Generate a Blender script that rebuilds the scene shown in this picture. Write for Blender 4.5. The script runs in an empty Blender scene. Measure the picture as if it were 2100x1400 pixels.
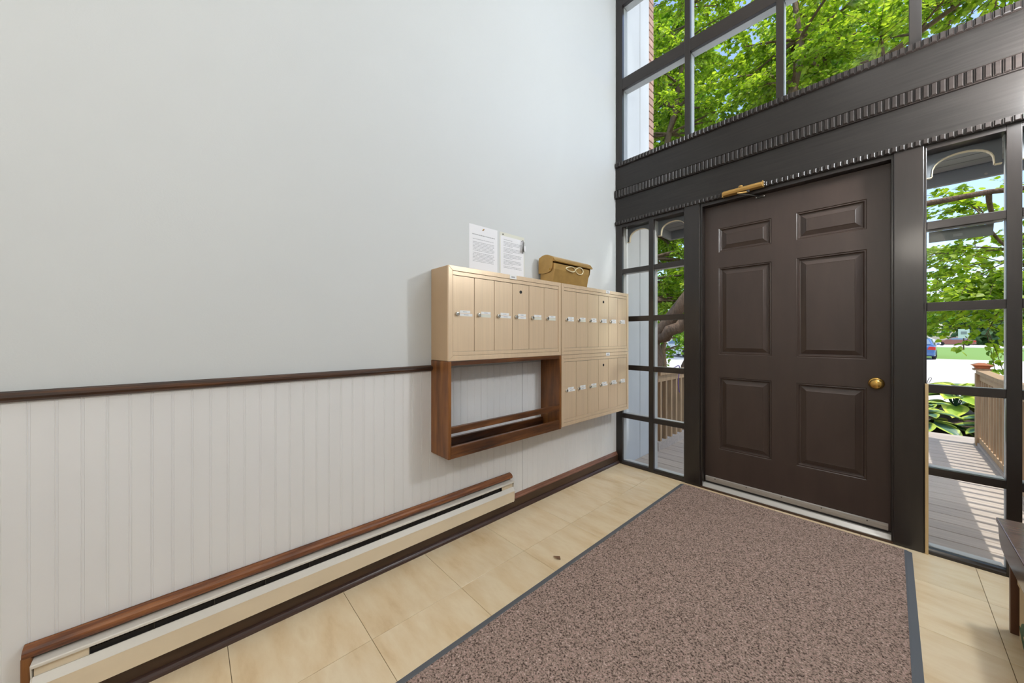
import bpy, math, random
import numpy as np
from mathutils import Vector, Matrix

random.seed(7)
SC = bpy.context.scene
COL = SC.collection
PI = math.pi

# ------------------------------------------------------------------ camera
cd = bpy.data.cameras.new('camera')
cam = bpy.data.objects.new('camera', cd); COL.objects.link(cam)
cd.sensor_fit = 'HORIZONTAL'; cd.sensor_width = 36.0
cd.lens = 718.2 / 2100.0 * 36.0
cd.shift_y = -(700.0 - 689.8) / 2100.0
cd.clip_start = 0.02; cd.clip_end = 600
cam.location = (1.696, -2.852, 1.14)
cam.rotation_euler = (PI / 2, 0, math.radians(47.2924))
SC.camera = cam

# ------------------------------------------------------------------ sky, sun, exposure
W = bpy.data.worlds.new('sky'); SC.world = W; W.use_nodes = True
wn = W.node_tree.nodes; wl = W.node_tree.links
for n in list(wn): wn.remove(n)
wo = wn.new('ShaderNodeOutputWorld'); wb = wn.new('ShaderNodeBackground'); ws = wn.new('ShaderNodeTexSky')
ws.sky_type = 'NISHITA'; ws.sun_disc = False
ws.sun_elevation = math.radians(66); ws.sun_rotation = math.radians(90)
ws.air_density = 1.0; ws.dust_density = 1.6; ws.ozone_density = 1.6
wb.inputs['Strength'].default_value = 0.33
wl.new(ws.outputs[0], wb.inputs[0]); wl.new(wb.outputs[0], wo.inputs[0])
sd = bpy.data.lights.new('sun', 'SUN'); sd.energy = 3.2; sd.angle = math.radians(0.7); sd.color = (1.0, 0.95, 0.86)
sun = bpy.data.objects.new('sun', sd); COL.objects.link(sun)
sun.rotation_euler = Vector((1.0, -0.015, 2.25)).to_track_quat('Z', 'Y').to_euler()
sun.location = (8, 2, 14)

vs = SC.view_settings
SC.display_settings.display_device = 'sRGB'
vs.view_transform = 'Standard'; vs.look = 'None'; vs.gamma = 1.0; vs.use_curve_mapping = False
vs.exposure = 0.0
try:
    SC.cycles.adaptive_threshold = 0.03; SC.cycles.max_bounces = 6; SC.cycles.diffuse_bounces = 4; SC.cycles.transparent_max_bounces = 14
    SC.cycles.sample_clamp_indirect = 6.0; SC.cycles.caustics_reflective = False; SC.cycles.caustics_refractive = False
except Exception:
    pass
FILL_PENDANT_FRONT = 26.0  # strengths of the added fill lamps, from here down to the porch
FILL_PENDANT_BACK = 30.0
FILL_HALL_STRENGTH = 14.0
FILL_SCONCE_STRENGTH = 250.0
FILL_PORCH_STRENGTH = 130.0

# ------------------------------------------------------------------ materials
def srgb(r, g, b):
    f = lambda c: (c / 255 / 12.92) if c / 255 <= 0.04045 else ((c / 255 + 0.055) / 1.055) ** 2.4
    return (f(r), f(g), f(b), 1.0)

def mat(name, col, rough=0.5, metal=0.0, noise=None, bump=None, rnd=0.0, spec=0.5, coat=0.0, ramp=None, coord='world'):
    """noise=(scale xyz, amount, detail) multiplies the colour; bump=(scale xyz, strength, distance);
    ramp=list of (pos, rgba) replaces the multiply and maps the noise to colours"""
    m = bpy.data.materials.new(name); m.use_nodes = True
    nt = m.node_tree; N = nt.nodes; L = nt.links
    b = N['Principled BSDF']
    b.inputs['Base Color'].default_value = col
    b.inputs['Roughness'].default_value = rough
    b.inputs['Metallic'].default_value = metal
    b.inputs['Specular IOR Level'].default_value = spec
    if coat:
        b.inputs['Coat Weight'].default_value = coat; b.inputs['Coat Roughness'].default_value = 0.12
    src = None
    if noise or bump or rnd:
        if coord == 'world':
            g = N.new('ShaderNodeNewGeometry'); src = g.outputs['Position']
        else:
            g = N.new('ShaderNodeTexCoord'); src = g.outputs['Object']
    out = None
    def tex(scale, detail):
        mp = N.new('ShaderNodeMapping'); mp.inputs['Scale'].default_value = scale
        if rnd and coord == 'object':
            oi = N.new('ShaderNodeObjectInfo')
            sc_ = N.new('ShaderNodeVectorMath'); sc_.operation = 'SCALE'; sc_.inputs['Scale'].default_value = 37.0
            cb = N.new('ShaderNodeCombineXYZ')
            L.new(oi.outputs['Random'], cb.inputs[0]); L.new(oi.outputs['Random'], cb.inputs[1])
            L.new(cb.outputs[0], sc_.inputs[0]); L.new(sc_.outputs[0], mp.inputs['Location'])
        L.new(src, mp.inputs[0])
        t = N.new('ShaderNodeTexNoise'); t.inputs['Scale'].default_value = 1.0; t.inputs['Detail'].default_value = detail
        t.inputs['Roughness'].default_value = 0.6
        L.new(mp.outputs[0], t.inputs['Vector'])
        return t.outputs['Fac']
    if noise:
        f = tex(noise[0], noise[2] if len(noise) > 2 else 4)
        if ramp:
            r = N.new('ShaderNodeValToRGB'); cr = r.color_ramp
            cr.elements[0].position, cr.elements[0].color = ramp[0]
            cr.elements[1].position, cr.elements[1].color = ramp[-1]
            for p, c in ramp[1:-1]:
                e = cr.elements.new(p); e.color = c
            L.new(f, r.inputs[0]); out = r.outputs[0]
        else:
            mr = N.new('ShaderNodeMapRange'); mr.inputs[1].default_value = 0.3; mr.inputs[2].default_value = 0.7
            mr.inputs[3].default_value = 1 - noise[1]; mr.inputs[4].default_value = 1 + noise[1]
            L.new(f, mr.inputs[0])
            mx = N.new('ShaderNodeMix'); mx.data_type = 'RGBA'; mx.blend_type = 'MULTIPLY'; mx.inputs[0].default_value = 1.0
            mx.inputs[6].default_value = col
            L.new(mr.outputs[0], mx.inputs[7]); out = mx.outputs[2]
    if rnd:
        oi = N.new('ShaderNodeObjectInfo')
        mr = N.new('ShaderNodeMapRange'); mr.inputs[3].default_value = 1 - rnd; mr.inputs[4].default_value = 1 + rnd
        L.new(oi.outputs['Random'], mr.inputs[0])
        mx = N.new('ShaderNodeMix'); mx.data_type = 'RGBA'; mx.blend_type = 'MULTIPLY'; mx.inputs[0].default_value = 1.0
        if out: L.new(out, mx.inputs[6])
        else: mx.inputs[6].default_value = col
        L.new(mr.outputs[0], mx.inputs[7]); out = mx.outputs[2]
    if out: L.new(out, b.inputs['Base Color'])
    if bump:
        f = tex(bump[0], 3)
        bp = N.new('ShaderNodeBump'); bp.inputs['Strength'].default_value = bump[1]; bp.inputs['Distance'].default_value = bump[2]
        L.new(f, bp.inputs['Height']); L.new(bp.outputs[0], b.inputs['Normal'])
    return m

def mat_emit(name, col, strength):
    m = bpy.data.materials.new(name); m.use_nodes = True
    N = m.node_tree.nodes; L = m.node_tree.links
    for n in list(N): N.remove(n)
    o = N.new('ShaderNodeOutputMaterial'); e = N.new('ShaderNodeEmission')
    e.inputs[0].default_value = col; e.inputs[1].default_value = strength
    L.new(e.outputs[0], o.inputs[0]); return m

def mat_glass(name):
    m = bpy.data.materials.new(name); m.use_nodes = True
    N = m.node_tree.nodes; L = m.node_tree.links
    for n in list(N): N.remove(n)
    o = N.new('ShaderNodeOutputMaterial'); mx = N.new('ShaderNodeMixShader')
    t = N.new('ShaderNodeBsdfTransparent'); t.inputs[0].default_value = (0.985, 0.99, 0.985, 1)
    g = N.new('ShaderNodeBsdfGlossy'); g.inputs['Roughness'].default_value = 0.02
    f = N.new('ShaderNodeFresnel'); f.inputs[0].default_value = 1.08
    L.new(f.outputs[0], mx.inputs[0]); L.new(t.outputs[0], mx.inputs[1]); L.new(g.outputs[0], mx.inputs[2])
    L.new(mx.outputs[0], o.inputs[0]); return m

def mat_leaf(name, c1, c2, trans=0.45):
    m = bpy.data.materials.new(name); m.use_nodes = True
    N = m.node_tree.nodes; L = m.node_tree.links
    for n in list(N): N.remove(n)
    o = N.new('ShaderNodeOutputMaterial'); at = N.new('ShaderNodeAttribute'); at.attribute_name = 'rnd'
    cm = N.new('ShaderNodeMix'); cm.data_type = 'RGBA'; cm.inputs[6].default_value = c1; cm.inputs[7].default_value = c2
    L.new(at.outputs['Fac'], cm.inputs[0])
    d = N.new('ShaderNodeBsdfPrincipled'); d.inputs['Roughness'].default_value = 0.45
    tr = N.new('ShaderNodeBsdfTranslucent')
    hs = N.new('ShaderNodeHueSaturation'); hs.inputs['Value'].default_value = 1.5; hs.inputs['Saturation'].default_value = 1.08
    L.new(cm.outputs[2], d.inputs['Base Color']); L.new(cm.outputs[2], hs.inputs['Color']); L.new(hs.outputs[0], tr.inputs[0])
    mx = N.new('ShaderNodeMixShader'); mx.inputs[0].default_value = trans
    L.new(d.outputs[0], mx.inputs[1]); L.new(tr.outputs[0], mx.inputs[2]); L.new(mx.outputs[0], o.inputs[0])
    return m

MT = {}
MT['wall'] = mat('wall_paint', srgb(209, 212, 213), 0.75, bump=((160, 160, 160), 0.12, 0.002), noise=((1.2, 1.2, 1.2), 0.015))
MT['bead'] = mat('wainscot_paint', srgb(228, 228, 229), 0.5, noise=((3, 3, 1.2), 0.03), bump=((90, 90, 90), 0.05, 0.001))
MT['ceil'] = mat('ceiling_paint', srgb(235, 233, 228), 0.9)
MT['tile'] = mat('vinyl_tile', srgb(223, 198, 154), 0.27, noise=((3.0, 9.0, 3.0), 0.0, 8), rnd=0.04, coord='object',
                 ramp=[(0.22, srgb(206, 174, 132)), (0.42, srgb(226, 201, 163)), (0.6, srgb(234, 214, 180)), (0.8, srgb(222, 196, 156))],
                 bump=((14, 40, 14), 0.10, 0.002))
MT['grout'] = mat('floor_joint', srgb(112, 92, 66), 0.9)
MT['rug'] = mat('rug_pile', (0.1, 0.07, 0.06, 1), 0.95, noise=((170, 170, 170), 0.0, 4), spec=0.1,
                ramp=[(0.30, srgb(50, 38, 34)), (0.40, srgb(100, 83, 76)), (0.48, srgb(150, 130, 119)), (0.55, srgb(180, 159, 146)), (0.60, srgb(158, 112, 108)), (0.66, srgb(216, 200, 188))],
                bump=((220, 220, 220), 0.9, 0.004))
MT['rubber'] = mat('rug_rubber', srgb(92, 96, 102), 0.55)
MT['dark'] = mat('dark_brown_gloss', srgb(38, 31, 28), 0.36, noise=((4, 4, 60), 0.22), bump=((30, 8, 160), 0.10, 0.002), coat=0.15)
MT['darkv'] = mat('dark_brown_gloss_upright', srgb(36, 30, 27), 0.32, noise=((40, 40, 4), 0.2), bump=((60, 60, 6), 0.05, 0.001), coat=0.15)
MT['darkh'] = mat('dark_brown_header', srgb(43, 40, 38), 0.24, noise=((3, 4, 90), 0.2), bump=((9, 8, 120), 0.10, 0.001), spec=0.3)
MT['door'] = mat('dark_brown_door', srgb(62, 49, 43), 0.40, noise=((14, 4, 3), 0.10), bump=((120, 20, 18), 0.05, 0.001))
MT['white_ext'] = mat('exterior_white_paint', srgb(206, 207, 206), 0.6, noise=((8, 8, 3), 0.07))
MT['ext_panel'] = mat('exterior_panel_paint', srgb(206, 209, 212), 0.6, noise=((6, 6, 2), 0.04), bump=((30, 30, 8), 0.1, 0.002))
MT['greytrim'] = mat('exterior_grey_paint', srgb(160, 164, 168), 0.55, noise=((5, 5, 5), 0.08))
MT['darkext'] = mat('exterior_dark_trim', srgb(104, 108, 114), 0.5)
MT['edge'] = mat('exterior_lit_edge', srgb(222, 208, 178), 0.5)  # cream stands in for light on the edge of the dark board
MT['wood'] = mat('stained_wood', srgb(96, 54, 28), 0.36, noise=((30, 4, 30), 0.0, 6), coord='world',
                 ramp=[(0.28, srgb(40, 24, 16)), (0.5, srgb(84, 50, 27)), (0.75, srgb(128, 82, 45))], bump=((60, 8, 60), 0.10, 0.001))
MT['woodv'] = mat('stained_wood_upright', srgb(110, 64, 32), 0.36, noise=((26, 30, 3.2), 0.0, 6), coord='world',
                  ramp=[(0.25, srgb(72, 42, 22)), (0.5, srgb(124, 78, 40)), (0.78, srgb(160, 106, 56))], bump=((60, 60, 8), 0.10, 0.001))
MT['rail'] = mat('chair_rail_wood', srgb(74, 44, 26), 0.4, noise=((60, 3.0, 60), 0.0, 6),
                 ramp=[(0.3, srgb(28, 17, 13)), (0.52, srgb(62, 38, 22)), (0.75, srgb(104, 64, 34))])
MT['cap'] = mat('heater_rail_wood', srgb(128, 78, 42), 0.38, noise=((60, 5.0, 60), 0.0, 6),
                ramp=[(0.28, srgb(64, 34, 24)), (0.5, srgb(122, 72, 38)), (0.75, srgb(158, 102, 58))])
MT['base'] = mat('baseboard_brown', srgb(68, 47, 33), 0.38, noise=((20, 5, 40), 0.22))
MT['shoe'] = mat('shoe_brown', srgb(70, 52, 46), 0.25, noise=((20, 5, 40), 0.15))
MT['basecap'] = mat('baseboard_cap_wood', srgb(128, 88, 70), 0.35, noise=((40, 8, 40), 0.25))
MT['heat'] = mat('heater_beige', srgb(226, 211, 186), 0.45, noise=((9, 3, 9), 0.05))
MT['heatw'] = mat('heater_cover_white', srgb(216, 211, 202), 0.42, noise=((9, 3, 9), 0.04))
MT['black'] = mat('dark_interior', srgb(38, 34, 32), 0.6)
MT['mail'] = mat('mailbox_bronze', srgb(230, 204, 172), 0.28, metal=0.25, noise=((60, 60, 2.0), 0.04), bump=((10, 160, 3), 0.10, 0.001))
MT['mailbody'] = mat('mailbox_body_bronze', srgb(192, 163, 130), 0.42, metal=0.08, noise=((4, 4, 4), 0.04))
MT['maildark'] = mat('mailbox_gap', srgb(70, 54, 42), 0.7)
MT['chrome'] = mat('lock_chrome', srgb(205, 202, 196), 0.22, metal=0.9)
MT['steel'] = mat('steel_dark', srgb(70, 66, 62), 0.4, metal=0.6)
MT['alu'] = mat('aluminium', srgb(196, 191, 184), 0.38, metal=0.55, noise=((3, 40, 40), 0.06))
MT['paper'] = mat('paper_white', srgb(240, 240, 244), 0.8)
MT['ink'] = mat('ink_grey', srgb(164, 164, 170), 0.9)
MT['sleeve'] = mat('sleeve_plastic', srgb(226, 226, 214), 0.25)
MT['tag'] = mat('tag_white', srgb(238, 238, 238), 0.6)
MT['brass'] = mat('brass', srgb(190, 150, 78), 0.26, metal=0.85, noise=((40, 40, 40), 0.08))
MT['brassp'] = mat('letterbox_gold_paint', srgb(190, 152, 90), 0.34, metal=0.45, noise=((12, 12, 12), 0.13))
MT['gold'] = mat('closer_gold', srgb(186, 146, 82), 0.32, metal=0.6)
MT['ivory'] = mat('ornament_ivory', srgb(232, 218, 178), 0.35, metal=0.2)
MT['deck'] = mat('deck_wood', srgb(186, 174, 164), 0.75, noise=((3, 40, 40), 0.14), rnd=0.06, bump=((3, 90, 90), 0.2, 0.003))
MT['fence'] = mat('treated_wood', srgb(176, 146, 112), 0.7, noise=((40, 40, 3), 0.2), rnd=0.10)
MT['copper'] = mat('copper_cap', srgb(190, 118, 84), 0.4, metal=0.5)
MT['conc'] = mat('driveway_concrete', srgb(214, 207, 198), 0.9, noise=((1.6, 1.6, 1.6), 0.04, 8))
MT['soil'] = mat('mulch_soil', srgb(74, 58, 46), 0.95, noise=((30, 30, 30), 0.3), bump=((60, 60, 60), 0.8, 0.01))
MT['grass'] = mat('lawn_grass', srgb(124, 158, 74), 0.95, noise=((9, 9, 9), 0.16, 8))
MT['bark'] = mat('tree_bark', srgb(122, 98, 76), 0.9, noise=((14, 14, 4), 0.3, 6), bump=((26, 26, 6), 0.9, 0.03))
MT['leafA'] = mat_leaf('leaf_fresh', srgb(104, 140, 38), srgb(192, 210, 82), 0.55)
MT['leafB'] = mat_leaf('leaf_mid', srgb(84, 124, 40), srgb(150, 184, 68), 0.5)
MT['leafC'] = mat_leaf('leaf_far_haze', srgb(112, 142, 104), srgb(164, 186, 134), 0.35)  # paler greens put the haze of distance into the leaf colour
MT['glass'] = mat_glass('window_glass')
MT['brick'] = mat('brick_clay', srgb(186, 152, 136), 0.85, noise=((30, 30, 30), 0.2), rnd=0.14)
MT['mortar'] = mat('mortar', srgb(176, 168, 158), 0.95)
MT['plate'] = mat('plate_grey', srgb(128, 134, 134), 0.5, metal=0.2)
MT['purple'] = mat('cord_purple', srgb(120, 96, 170), 0.6)
MT['stick'] = mat('pine_stick', srgb(206, 178, 132), 0.6, noise=((60, 60, 4), 0.1))
MT['bench'] = mat('bench_brown', srgb(104, 84, 74), 0.2, noise=((8, 40, 40), 0.2), bump=((10, 70, 70), 0.1, 0.001), coat=0.2)
MT['benchd'] = mat('bench_leg_brown', srgb(92, 60, 42), 0.4, noise=((40, 40, 6), 0.2))
MT['box'] = mat('cardboard_beige', srgb(208, 188, 152), 0.8, noise=((20, 20, 20), 0.04))
MT['green'] = mat('leaf_print_green', srgb(44, 92, 66), 0.6)
MT['carblue'] = mat('car_paint_blue', srgb(84, 122, 178), 0.25, metal=0.3, coat=0.6)
MT['carwhite'] = mat('car_paint_white', srgb(226, 228, 230), 0.25, coat=0.6)
MT['carred'] = mat('car_paint_red', srgb(150, 92, 80), 0.3, coat=0.6)
MT['carglass'] = mat('car_glass', srgb(120, 140, 156), 0.08, coat=0.5)
MT['red'] = mat('tail_light_red', srgb(206, 52, 44), 0.25)
MT['tyre'] = mat('tyre_black', srgb(30, 30, 30), 0.8)
MT['deadleaf'] = mat('dead_leaf', srgb(128, 96, 72), 0.8)
MT['lampwhite'] = mat('lamp_metal', srgb(210, 205, 196), 0.4, metal=0.4)
MT['porchfill'] = mat_emit('added_porch_glow', (1.0, 0.98, 0.95, 1), FILL_PORCH_STRENGTH)
MT['sconce'] = mat_emit('added_sconce_glow', (0.94, 0.98, 1.0, 1), FILL_SCONCE_STRENGTH)
MT['globef'] = mat_emit('added_front_glow', (0.94, 0.975, 1.0, 1), FILL_PENDANT_FRONT)
MT['globeb'] = mat_emit('added_back_glow', (1.0, 0.93, 0.83, 1), FILL_PENDANT_BACK)
MT['hallfill'] = mat_emit('added_hall_glow', (1.0, 0.97, 0.92, 1), FILL_HALL_STRENGTH)

# ------------------------------------------------------------------ mesh helpers
class MB:
    def __init__(s): s.v = []; s.f = []
    def quadbox(s, x0, x1, y0, y1, z0, z1):
        b = len(s.v)
        s.v += [(x0, y0, z0), (x1, y0, z0), (x1, y1, z0), (x0, y1, z0), (x0, y0, z1), (x1, y0, z1), (x1, y1, z1), (x0, y1, z1)]
        s.f += [(b, b+3, b+2, b+1), (b+4, b+5, b+6, b+7), (b, b+1, b+5, b+4), (b+1, b+2, b+6, b+5), (b+2, b+3, b+7, b+6), (b+3, b, b+4, b+7)]
        return s
    def prism(s, pts, axis, a, b_):
        """extrude polygon pts (2-D) along axis: 'x' pts=(y,z); 'y' pts=(x,z); 'z' pts=(x,y)"""
        n = len(pts); b = len(s.v)
        def P(p, t):
            return (t, p[0], p[1]) if axis == 'x' else ((p[0], t, p[1]) if axis == 'y' else (p[0], p[1], t))
        s.v += [P(p, a) for p in pts] + [P(p, b_) for p in pts]
        s.f += [tuple(b + i for i in range(n))[::-1], tuple(b + n + i for i in range(n))]
        for i in range(n):
            j = (i + 1) % n
            s.f.append((b + i, b + j, b + n + j, b + n + i))
        return s
    def tube(s, pts, rad, n=8, caps=True):
        pts = [Vector(p) for p in pts]
        if not isinstance(rad, (list, tuple)): rad = [rad] * len(pts)
        b = len(s.v); ref = Vector((0.31, 0.17, 0.93))
        prev = None
        for i, p in enumerate(pts):
            d = (pts[min(i + 1, len(pts) - 1)] - pts[max(i - 1, 0)])
            if d.length < 1e-9: d = Vector((0, 0, 1))
            d.normalize()
            if prev is None:
                u = d.cross(ref)
                if u.length < 0.1: u = d.cross(Vector((1, 0, 0)))
            else:
                u = prev - d * prev.dot(d)
                if u.length < 1e-6: u = d.cross(ref)
            u.normalize(); prev = u; w = d.cross(u)
            for k in range(n):
                a = 2 * PI * k / n
                s.v.append(tuple(p + (u * math.cos(a) + w * math.sin(a)) * rad[i]))
        for i in range(len(pts) - 1):
            for k in range(n):
                k2 = (k + 1) % n
                s.f.append((b + i*n + k, b + i*n + k2, b + (i+1)*n + k2, b + (i+1)*n + k))
        if caps:
            s.f.append(tuple(b + k for k in range(n))[::-1])
            s.f.append(tuple(b + (len(pts)-1)*n + k for k in range(n)))
        return s
    def lathe(s, prof, org, axis, n=20):
        """prof: list of (r, t) along axis vector"""
        org = Vector(org); d = Vector(axis).normalized()
        u = d.orthogonal().normalized(); w = d.cross(u); b = len(s.v)
        for r, t in prof:
            for k in range(n):
                a = 2 * PI * k / n
                s.v.append(tuple(org + d * t + (u * math.cos(a) + w * math.sin(a)) * max(r, 1e-5)))
        for i in range(len(prof) - 1):
            for k in range(n):
                k2 = (k + 1) % n
                s.f.append((b + i*n + k, b + i*n + k2, b + (i+1)*n + k2, b + (i+1)*n + k))
        s.f.append(tuple(b + k for k in range(n))[::-1]); s.f.append(tuple(b + (len(prof)-1)*n + k for k in range(n)))
        return s
    def mesh(s, name, material, smooth=False):
        me = bpy.data.meshes.new(name); me.from_pydata(s.v, [], s.f); me.update()
        import bmesh
        bm = bmesh.new(); bm.from_mesh(me); bmesh.ops.recalc_face_normals(bm, faces=bm.faces); bm.to_mesh(me); bm.free()
        if material is not None: me.materials.append(MT[material])
        if smooth:
            me.polygons.foreach_set('use_smooth', [True] * len(me.polygons))
        return me
    def build(s, name, material, parent=None, bevel=0.0, smooth=False, seg=2):
        return link(name, s.mesh(name, material, smooth), parent, bevel, seg=seg, angle_smooth=smooth)

def base_of(o):
    return Vector(o.get('_base', (0, 0, 0))) if o is not None else Vector((0, 0, 0))

BASES = {}
def link(name, me, parent=None, bevel=0.0, loc=None, seg=2, angle_smooth=False):
    """geometry is given in world coordinates; the object is offset so that it lands there under its parent"""
    o = bpy.data.objects.new(name, me); COL.objects.link(o)
    if parent is not None:
        o.parent = parent
    pb = BASES.get(parent.name, Vector((0, 0, 0))) if parent is not None else Vector((0, 0, 0))
    own = Vector(loc) if loc is not None else Vector((0, 0, 0))
    o.location = own - pb
    BASES[o.name] = own
    if bevel:
        bv = o.modifiers.new('bevel', 'BEVEL'); bv.width = bevel; bv.segments = seg; bv.limit_method = 'ANGLE'; bv.angle_limit = math.radians(40)
    return o

def tag(o, label=None, cat=None, group=None, kind=None):
    if label: o['label'] = label
    if cat: o['category'] = cat
    if group: o['group'] = group
    if kind: o['kind'] = kind
    return o

def thing(name, label, cat, loc=(0, 0, 0), group=None, kind=None):
    o = bpy.data.objects.new(name, None); COL.objects.link(o)
    o.location = loc; o.empty_display_size = 0.05
    BASES[o.name] = Vector(loc)
    return tag(o, label, cat, group, kind)

def bx(name, m, x0, x1, y0, y1, z0, z1, parent=None, bevel=0.0):
    return MB().quadbox(x0, x1, y0, y1, z0, z1).build(name, m, parent, bevel)

RX, RY0, RZ = 2.42, -5.2, 5.2        # room: x 0..RX, y RY0..0, z 0..RZ

# ------------------------------------------------------------------ floor
fl = bx('floor', 'grout', -0.1, RX + 0.1, RY0 - 0.1, 0.02, -0.14, -0.0035)
tag(fl, 'beige square vinyl tile floor of the entrance hall', 'floor', kind='structure')
xs = [0.0] + [0.37 + 0.402 * k for k in range(6) if 0.37 + 0.402 * k < RX - 0.01] + [RX]
ys = [0.0] + [-0.335 - 0.402 * k for k in range(13) if -0.335 - 0.402 * k > RY0] + [RY0]
tcache = {}
for i in range(len(xs) - 1):
    for j in range(len(ys) - 1):
        w, d = xs[i+1] - xs[i] - 0.0016, ys[j] - ys[j+1] - 0.0016
        key = (round(w, 3), round(d, 3))
        if key not in tcache:
            tcache[key] = MB().quadbox(-w/2, w/2, -d/2, d/2, -0.0034, 0).mesh('tile', 'tile')
        link('tile', tcache[key], fl, loc=((xs[i] + xs[i+1]) / 2, (ys[j] + ys[j+1]) / 2, 0), bevel=0.0006, seg=1)

# ------------------------------------------------------------------ walls and ceiling
wall = bx('wall_left', 'wall', -0.25, -0.006, RY0, 0.03, 0.0, RZ)
tag(wall, 'tall off-white painted wall above white beadboard wainscot', 'wall', kind='structure')
prof = [(-0.0062, 0.0), (-0.0012, 0.0), (0.0, 0.0008), (0.0, 0.0425), (-0.0013, 0.0434), (-0.0006, 0.0446), (0.0003, 0.0463), (-0.0006, 0.0480), (-0.0013, 0.0492), (-0.0013, 0.05), (-0.0062, 0.05)]
plank_me = MB().prism(prof, 'z', 0.0, 0.962).mesh('plank', 'bead')
y = -3.240
k0 = int((y - RY0) / 0.05)
for k in range(-20, 65):
    yy = -3.240 + 0.05 * k + (0.003 if k >= 41 else 0)
    if yy < RY0 or yy + 0.05 > 0.03: continue
    link('plank', plank_me, wall, loc=(0, yy, 0))
tag(bx('wall_back', 'wall', -0.25, RX + 0.15, RY0 - 0.15, RY0, 0.0, RZ), 'off-white wall behind the viewer', 'wall', kind='structure')
tag(bx('wall_right', 'wall', RX, RX + 0.15, RY0, 0.03, 0.0, RZ), 'off-white wall behind the bench', 'wall', kind='structure')
tag(bx('ceiling', 'ceil', -0.25, RX + 0.15, RY0 - 0.15, 0.13, RZ, RZ + 0.15), 'white ceiling high above the hall', 'ceiling', kind='structure')

# chair rail
rp = [(0.0, 0.953), (0.010, 0.955), (0.018, 0.961), (0.021, 0.968), (0.020, 0.975), (0.014, 0.981), (0.0, 0.985)]
cr = MB().prism(rp, 'y', RY0, -1.886).build('trim_1', 'rail')
tag(cr, 'dark brown chair rail along the top of the wainscot', 'chair rail', kind='structure')

# baseboard
bb = MB().quadbox(0.0, 0.018, RY0, 0.0, 0.0, 0.072).build('baseboard_left', 'base', bevel=0.002)
tag(bb, 'dark brown wooden baseboard along the left wall', 'baseboard', kind='structure')
sp = [(0.018, 0.0)] + [(0.018 + 0.019 * math.cos(t * PI / 12), 0.022 * math.sin(t * PI / 12)) for t in range(0, 7)]
MB().prism(sp, 'y', RY0, -0.0).build('shoe_moulding', 'shoe', bb)
MB().prism([(0.0, 0.072), (0.017, 0.072), (0.0155, 0.078), (0.011, 0.083), (0.0105, 0.089), (0.006, 0.098), (0.0, 0.1)], 'y', -1.298, 0.0).build('cap_moulding', 'basecap', bb)

# ------------------------------------------------------------------ dark frame wall: posts, header
tr = thing('trim_2', 'dark brown post left of the door beside the left sidelight', 'door post', (0.656, 0, 0), kind='structure')
MB().quadbox(0.600, 0.712, -0.012, 0.10, 0.0, 2.150).build('casing', 'darkv', tr, 0.004)
tr = thing('trim_3', 'dark brown post right of the door beside the right sidelight', 'door post', (1.758, 0, 0), kind='structure')
MB().quadbox(1.703, 1.813, -0.012, 0.10, 0.0, 2.150).build('casing', 'darkv', tr, 0.004)

hd = thing('trim_4', 'dark brown two-board header with three toothed mouldings above the door', 'header', (1.21, 0, 2.145), kind='structure')
MB().quadbox(0.0, RX, -0.004, 0.12, 2.150, 2.42).build('lower_board', 'darkh', hd, 0.002)
MB().quadbox(0.0, RX, -0.004, 0.12, 2.42, 2.690).build('upper_board', 'darkh', hd, 0.002)
MB().quadbox(0.0, RX, -0.014, -0.004, 2.143, 2.174).build('moulding_backer', 'dark', hd)
MB().quadbox(0.0, RX, -0.020, -0.004, 2.380, 2.449).build('moulding_backer', 'dark', hd)
MB().prism([(-0.022, 2.449), (-0.004, 2.449), (-0.004, 2.455), (-0.026, 2.452)], 'x', 0.0, RX).build('moulding_fillet', 'dark', hd)
MB().quadbox(0.0, RX, -0.014, 0.02, 2.660, 2.698).build('moulding_backer', 'dark', hd)
def dentil_mesh(z0, z1, y0, y1):
    w = 0.0208
    m = MB()
    m.prism([(-0.002, z0), (w, z0), (w, z1), (-0.002, z1)], 'y', y0 + 0.004, y1)
    # domed front face of the block
    b = len(m.v); c = 0.004
    m.v += [(0, y0 + 0.004, z0), (w, y0 + 0.004, z0), (w, y0 + 0.004, z1), (0, y0 + 0.004, z1), (c, y0, z0 + c), (w - c, y0, z0 + c), (w - c, y0, z1 - 0.002), (c, y0, z1 - 0.002)]
    m.f += [(b, b+1, b+5, b+4), (b+1, b+2, b+6, b+5), (b+2, b+3, b+7, b+6), (b+3, b, b+4, b+7), (b+4, b+5, b+6, b+7)]
    return m.mesh('block', 'dark')
for (z0, z1, y0, y1) in ((2.145, 2.172, -0.026, -0.014), (2.384, 2.447, -0.032, -0.020), (2.662, 2.697, -0.026, -0.014)):
    dm = dentil_mesh(z0, z1, y0, y1)
    n = int(RX / 0.0277)
    for k in range(n):
        link('block', dm, hd, loc=(0.006 + 0.0277 * k, 0, 0))

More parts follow.
